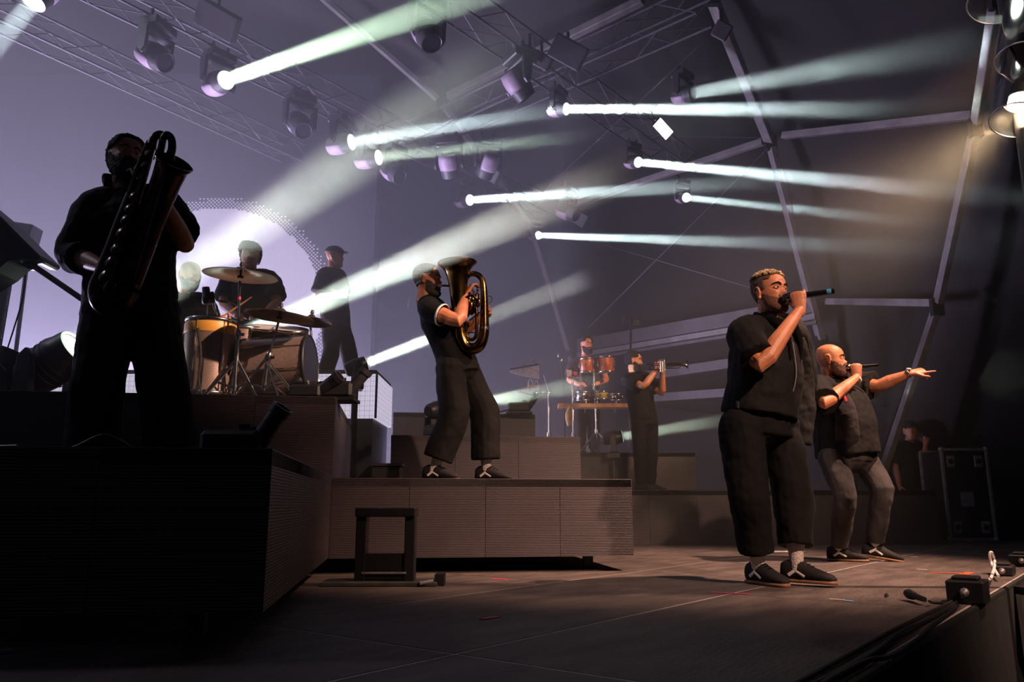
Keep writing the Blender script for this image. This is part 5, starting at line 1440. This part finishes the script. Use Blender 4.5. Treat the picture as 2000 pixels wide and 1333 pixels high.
# frame step in front of the riser
c_ = PZ(752, 1143, 0.0); c_.z = 0
t = thing('frame_step', c_, 'black open metal frame step standing before the low riser', 'step')
fw_, fh_ = .325, .36
for s_ in (-1, 1):
    MB().box(c_ + V((s_ * (fw_ / 2 - .03), 0, fh_ / 2 + .02)), (.055, .10, fh_)).build('upright', M['black'], t, smooth=False, bevel=.004)
MB().box(c_ + V((0, 0, fh_ + .025)), (fw_, .16, .05)).build('tread', M['black'], t, smooth=False, bevel=.006)
MB().box(c_ + V((0, .0, .045)), (fw_ - .11, .08, .03)).build('lower_rail', M['black'], t, smooth=False, bevel=.004)
MB().box(c_ + V((0, .0, .115)), (fw_ - .11, .06, .10)).build('kick_plate', M['black'], t, smooth=False)
MB().tube([c_ + V((-.12, -.055, .065)), c_ + V((.12, -.055, .065))], .006, 6).build('edge_rod', M['alu'], t)
bp_ = MB().box(c_ + V((-.02, .02, .012)), (.62, .26, .022)).build('base_plate', mat('green_grey_board', '#4a4a42', .7, col2='#34342e', nscale=9), t, smooth=False, bevel=.004)
MB().box(c_ + V((.30, -.02, .03)), (.05, .12, .06)).build('end_block', M['black'], t, smooth=False); MB().tube([c_ + V((.20, -.12, .02)), c_ + V((.27, -.10, .03))], .012, 8).build('latch', M['chrome'], t)

# dim low box behind the horn player
t = thing('low_crate', P(760, 930, 6.7), 'small dark crate on the low riser behind the horn player', 'crate')
cc = V((P(757, 920, 6.62).x, 6.62, .592)); MB().box(cc + UP * .07, (.24, .2, .14)).build('crate_body', M['black'], t, smooth=False, bevel=.01); MB().box(cc + UP * .15, (.26, .22, .02)).build('lid', M['case'], t, smooth=False)

# flight case
fl_ = PZ(1857, 1058, 0); fr_ = PZ(1946, 1058, 0); cx = (fl_ + fr_) / 2; wdt = (fr_ - fl_).length
ht = P(1900, 882, cx.y).z; cx.z = 0
t = thing('flight_case', cx, 'upright black flight case with metal edges and corner dishes', 'flight case')
dp_ = .5; cm = cx + V((0, dp_ / 2, ht / 2 + .02))
MB().box(cm, (wdt - .02, dp_ - .02, ht - .02)).build('body', M['black'], t, smooth=False)
for sx_ in (-1, 1):
    for sy_ in (-1, 1): MB().box(cm + V((sx_ * wdt / 2, sy_ * dp_ / 2, 0)), (.035, .035, ht)).build('edge_profile', M['alu'], t, smooth=False, bevel=.004)
for sz_ in (-1, 1):
    for sy_ in (-1, 1): MB().box(cm + V((0, sy_ * dp_ / 2, sz_ * ht / 2)), (wdt, .035, .035)).build('edge_profile', M['alu'], t, smooth=False, bevel=.004)
    for sx_ in (-1, 1):
        MB().ell(cm + V((sx_ * wdt / 2, -dp_ / 2, sz_ * ht / 2)), (.035, .03, .035)).build('ball_corner', M['alu'], t)
        dsh = MB().box(cm + V((sx_ * (wdt / 2 - .10), -dp_ / 2 + .002, sz_ * (ht / 2 - .14))), (.10, .012, .14)).build('corner_dish', M['alu'], t, smooth=False, bevel=.012)
        MB().lathe([(.001, .0), (.03, .0), (.03, .02), (.001, .02)], cm + V((sx_ * (wdt / 2 - .10), -dp_ / 2, sz_ * (ht / 2 - .14))), (0, -1, 0), 16).build('caster_cup', M['black'], dsh)
MB().box(cm + V((-.02, -dp_ / 2 - .002, -.06)), (.15, .012, .17)).build('paper_label', M['alu'], t, smooth=False)

# boxes, microphone and cables at the stage edge
def di_box(px, py, sz, lab, m='black', rot=.9):
    c_ = PZ(px, py, 0); t = thing('cable_box', c_, lab, 'stage box', 'boxes on the stage edge')
    R_ = Matrix.Rotation(rot, 3, 'Z'); q = lambda *a: c_ + R_ @ V(a)
    MB().box(c_ + UP * sz[2] / 2, sz, R=R_).build('body', M[m], t, smooth=False, bevel=.008)
    MB().box(q(-.01, 0, sz[2] + .008), (sz[0] * .6, sz[1] * .7, .016), R=R_).build('top_pad', M['rubber'], t, smooth=False, bevel=.005)
    MB().lathe([(.016, 0), (.018, .01), (.018, .022), (.009, .03), (.009, .06)], q(-sz[0] / 2, 0, sz[2] * .55), R_ @ V((-1, 0, -.15)), 14).build('plug', M['alu'], t)
    return t


di_box(1893, 1178, (.17, .15, .10), 'black square stage box with one pale plug by the cable bundle', rot=.93)
di_box(1962, 1124, (.20, .11, .06), 'low metal stage box with yellowish plug near the edge', 'case', rot=.93)
di_box(2000, 1106, (.24, .16, .08), 'dark stage box cut off by the picture edge', rot=.93)
c_ = PZ(1960, 1122, 0)
o = MB().tube([PZ(1925, 1135, .02), PZ(1936, 1128, .06), P(1943, 1100, c_.y), P(1937, 1080, c_.y), P(1933, 1084, c_.y), P(1937, 1102, c_.y), PZ(1950, 1126, .03)], .008, 8, k=5).build('stiff_cable', M['mark']); tag(o, 'pale cable looping upright from the low metal box', 'cable')
a_, b_ = PZ(1773, 1160, .03), PZ(1806, 1172, .025)
t = thing('microphone', a_, 'dark microphone lying on the floor near the cable bundle', 'microphone')
MB().lathe([(.001, -.01), (.018, -.005), (.022, .02), (.020, .06), (.016, .065), (.013, .12), (.011, .19), (.001, .19)], a_, b_ - a_, 14).build('body', M['black'], t)
MB().tube([b_ + (b_ - a_).normalized() * .05, PZ(1822, 1178, .012), PZ(1850, 1180, .012)], .006, 6, k=3).build('lead', M['rubber'], t)
random.seed(3)
cab = [((1872, 1170), (1800, 1205), (1745, 1232), (1690, 1262), (1600, 1312), (1530, 1350)), ((1868, 1178), (1812, 1212), (1760, 1236), (1715, 1270), (1640, 1315), (1590, 1350)),
       ((1870, 1184), (1830, 1200), (1790, 1226), (1735, 1255), (1660, 1300), (1560, 1352)), ((1866, 1190), (1822, 1222), (1792, 1250), (1740, 1282), (1690, 1292), (1625, 1325))]
nm = ['uppermost of the four black cables running along the stage edge', 'second of the four black cables along the stage edge', 'third black cable along the stage edge, weaving', 'lowest and loosest black cable along the stage edge']
for i, pts in enumerate(cab):
    o = MB().tube([PZ(x, y, .010 + .005 * (i % 2)) for x, y in pts], .0075, 8, k=6).build('stage_cable', M['rubber']); tag(o, nm[i], 'cable', 'cables along the stage edge')
o = MB().tube([PZ(1925, 1138, .012), PZ(1900, 1150, .012), PZ(1885, 1158, .012), PZ(1880, 1166, .05)], .009, 8, k=4).build('stage_cable', M['rubber']); tag(o, 'short black cable joining the two stage boxes', 'cable', 'cables along the stage edge')

# tape marks
def tape(a, b, w_, m, lab):
    a, b = PZ(*a, .0015), PZ(*b, .0015); d_ = (b - a).normalized(); n_ = V((-d_.y, d_.x, 0)) * w_ / 2
    o = MB().prism([a - n_, b - n_, b + n_, a + n_], (0, 0, .0015)).build('tape_mark', M[m], smooth=False); tag(o, lab, 'tape', 'tape marks on the floor')


tape((941, 1210), (973, 1205), .03, 'tape_pink', 'pink tape mark on open floor before the low riser')
tape((960, 1131), (990, 1132.5), .03, 'tape_pink', 'pink tape mark right below the low riser edge')
tape((1390, 1157.5), (1465, 1161.5), .016, 'tape_pink', 'long pink tape where two floor joints cross')
tape((1815, 1119), (1885, 1121), .028, 'tape_orange', 'long orange tape near the stage boxes')
tape((1880, 1123), (1896, 1119), .05, 'tape_orange', 'short orange tape patch at the end of the long strip')
tape((1790, 1112.5), (1810, 1113.5), .02, 'tape_white', 'short white tape left of the orange strip')
tape((1778, 1088), (1793, 1088.4), .02, 'tape_white', 'small white tape behind the bald singer shoe')
tape((1650, 1174), (1666, 1175), .035, 'tape_blue', 'pale blue tape patch on the floor joint')
tape((1620, 1171), (1650, 1172.5), .014, 'tape_white', 'thin white tape beside the pale blue patch')
# drifting scrap on the floor
o = MB().prism([PZ(1727, 1163, .002), PZ(1733, 1161, .012), PZ(1736, 1165, .002), PZ(1731, 1167, .004)], (0, 0, .004)).build('floor_scrap', M['rubber']); tag(o, 'tiny dark scrap on the floor before the lying microphone', 'scrap')

# ---- boom with hood at the far left edge
t = thing('boom_stand', V((P(-60, 760, 4.9).x, 4.9, 1.11)), 'dark wedge-shaped hood on a grey boom arm at the far left edge', 'stand')
q = lambda x, y, e=0: P(x, y, 4.85 + e)
MB().prism([q(-60, 372), q(2, 424), q(40, 463), q(78, 500), q(72, 508), q(56, 506), q(30, 508), q(14, 508), q(-10, 530), q(-60, 560)], (0, .25, 0)).build('hood', M['case'], t, smooth=False, bevel=.01)
MB().lathe([(.001, 0), (.030, 0), (.034, .02), (.034, .09), (.022, .1), (.001, .1)], q(42, 506, .1), q(66, 521, .1) - q(42, 506, .1), 14).build('joint', M['case'], t)
MB().tube([q(60, 516, .1), q(165, 588, .3), q(230, 640, .45)], .020, 10).build('boom_arm', M['alu_dull'], t)
MB().tube([q(-20, 540, .1), V((q(-60, 700).x, 4.95, 1.12))], .02, 8).build('pole', M['case'], t)
o = MB().prism([P(-80, 530, 6.2), P(22, 520, 6.2), P(-5, 680, 6.2), P(-80, 720, 6.2)], (0, .05, 0)).build('banner_panel', mat('blue_grey_panel', '#4a5260', .6), smooth=False); tag(o, 'blue-grey panel edge half outside the far left', 'panel')
o = MB().tube([P(26, 505, 6.1), P(22, 535, 6.1), P(2, 660, 6.1)], .006, 6).build('thin_rod', M['alu']); tag(o, 'thin bright rod along the blue-grey panel', 'rod')
o = MB().tube([P(51, 520, 5.4), P(45, 580, 5.5), P(34, 620, 5.6), P(15, 680, 5.8)], .006, 6, k=4).build('hanging_cable', M['rubber']); tag(o, 'dark cable hanging from the boom to the floor lamp', 'cable')
p_ = P(50, 462, 7.6); t = thing('wall_speaker', p_, 'grey box on a bracket behind the wedge hood', 'speaker'); MB().box(p_, (.2, .2, .22), R=Matrix.Rotation(.15, 3, 'Y')).build('housing', M['case'], t, smooth=False, bevel=.01); MB().tube([p_ + V((.05, 0, -.1)), p_ + V((.05, .0, -3.0 - .0))], .02, 8).build('pole', M['case'], t)
# loose cables on the jutting block
o = MB().tube([V((-1.62, 2.75, .612)), V((-1.50, 2.72, .614)), V((-1.42, 2.75, .66)), V((-1.38, 2.8, .65)), V((-1.33, 2.9, .612)), V((-1.05, 2.8, .612))], .007, 6, k=5).build('loose_cable', M['case']); tag(o, 'grey cable looping at the saxophonist feet', 'cable')
o = MB().tube([V((-1.75, 2.62, .612)), V((-1.66, 2.60, .612)), V((-1.60, 2.58, .612))], .006, 6).build('thin_rod', M['alu']); tag(o, 'short metal rod lying at the left end of the jutting block', 'rod')
# power box and small light on the platform
o = MB().box(V((1.80, 10.45, 1.10)), (.12, .08, .03)).build('small_radio_pack', M['alu_dull'], smooth=False, bevel=.006); tag(o, 'small pale pack lying on the grey box riser', 'pack')
o = MB().tube([V((2.0, 7.2, .012)), V((2.35, 7.25, .012)), V((2.6, 7.3, .012))], .012, 8).build('floor_tube', M['alu']); tag(o, 'bright metal tube on the floor behind the front singer', 'tube')
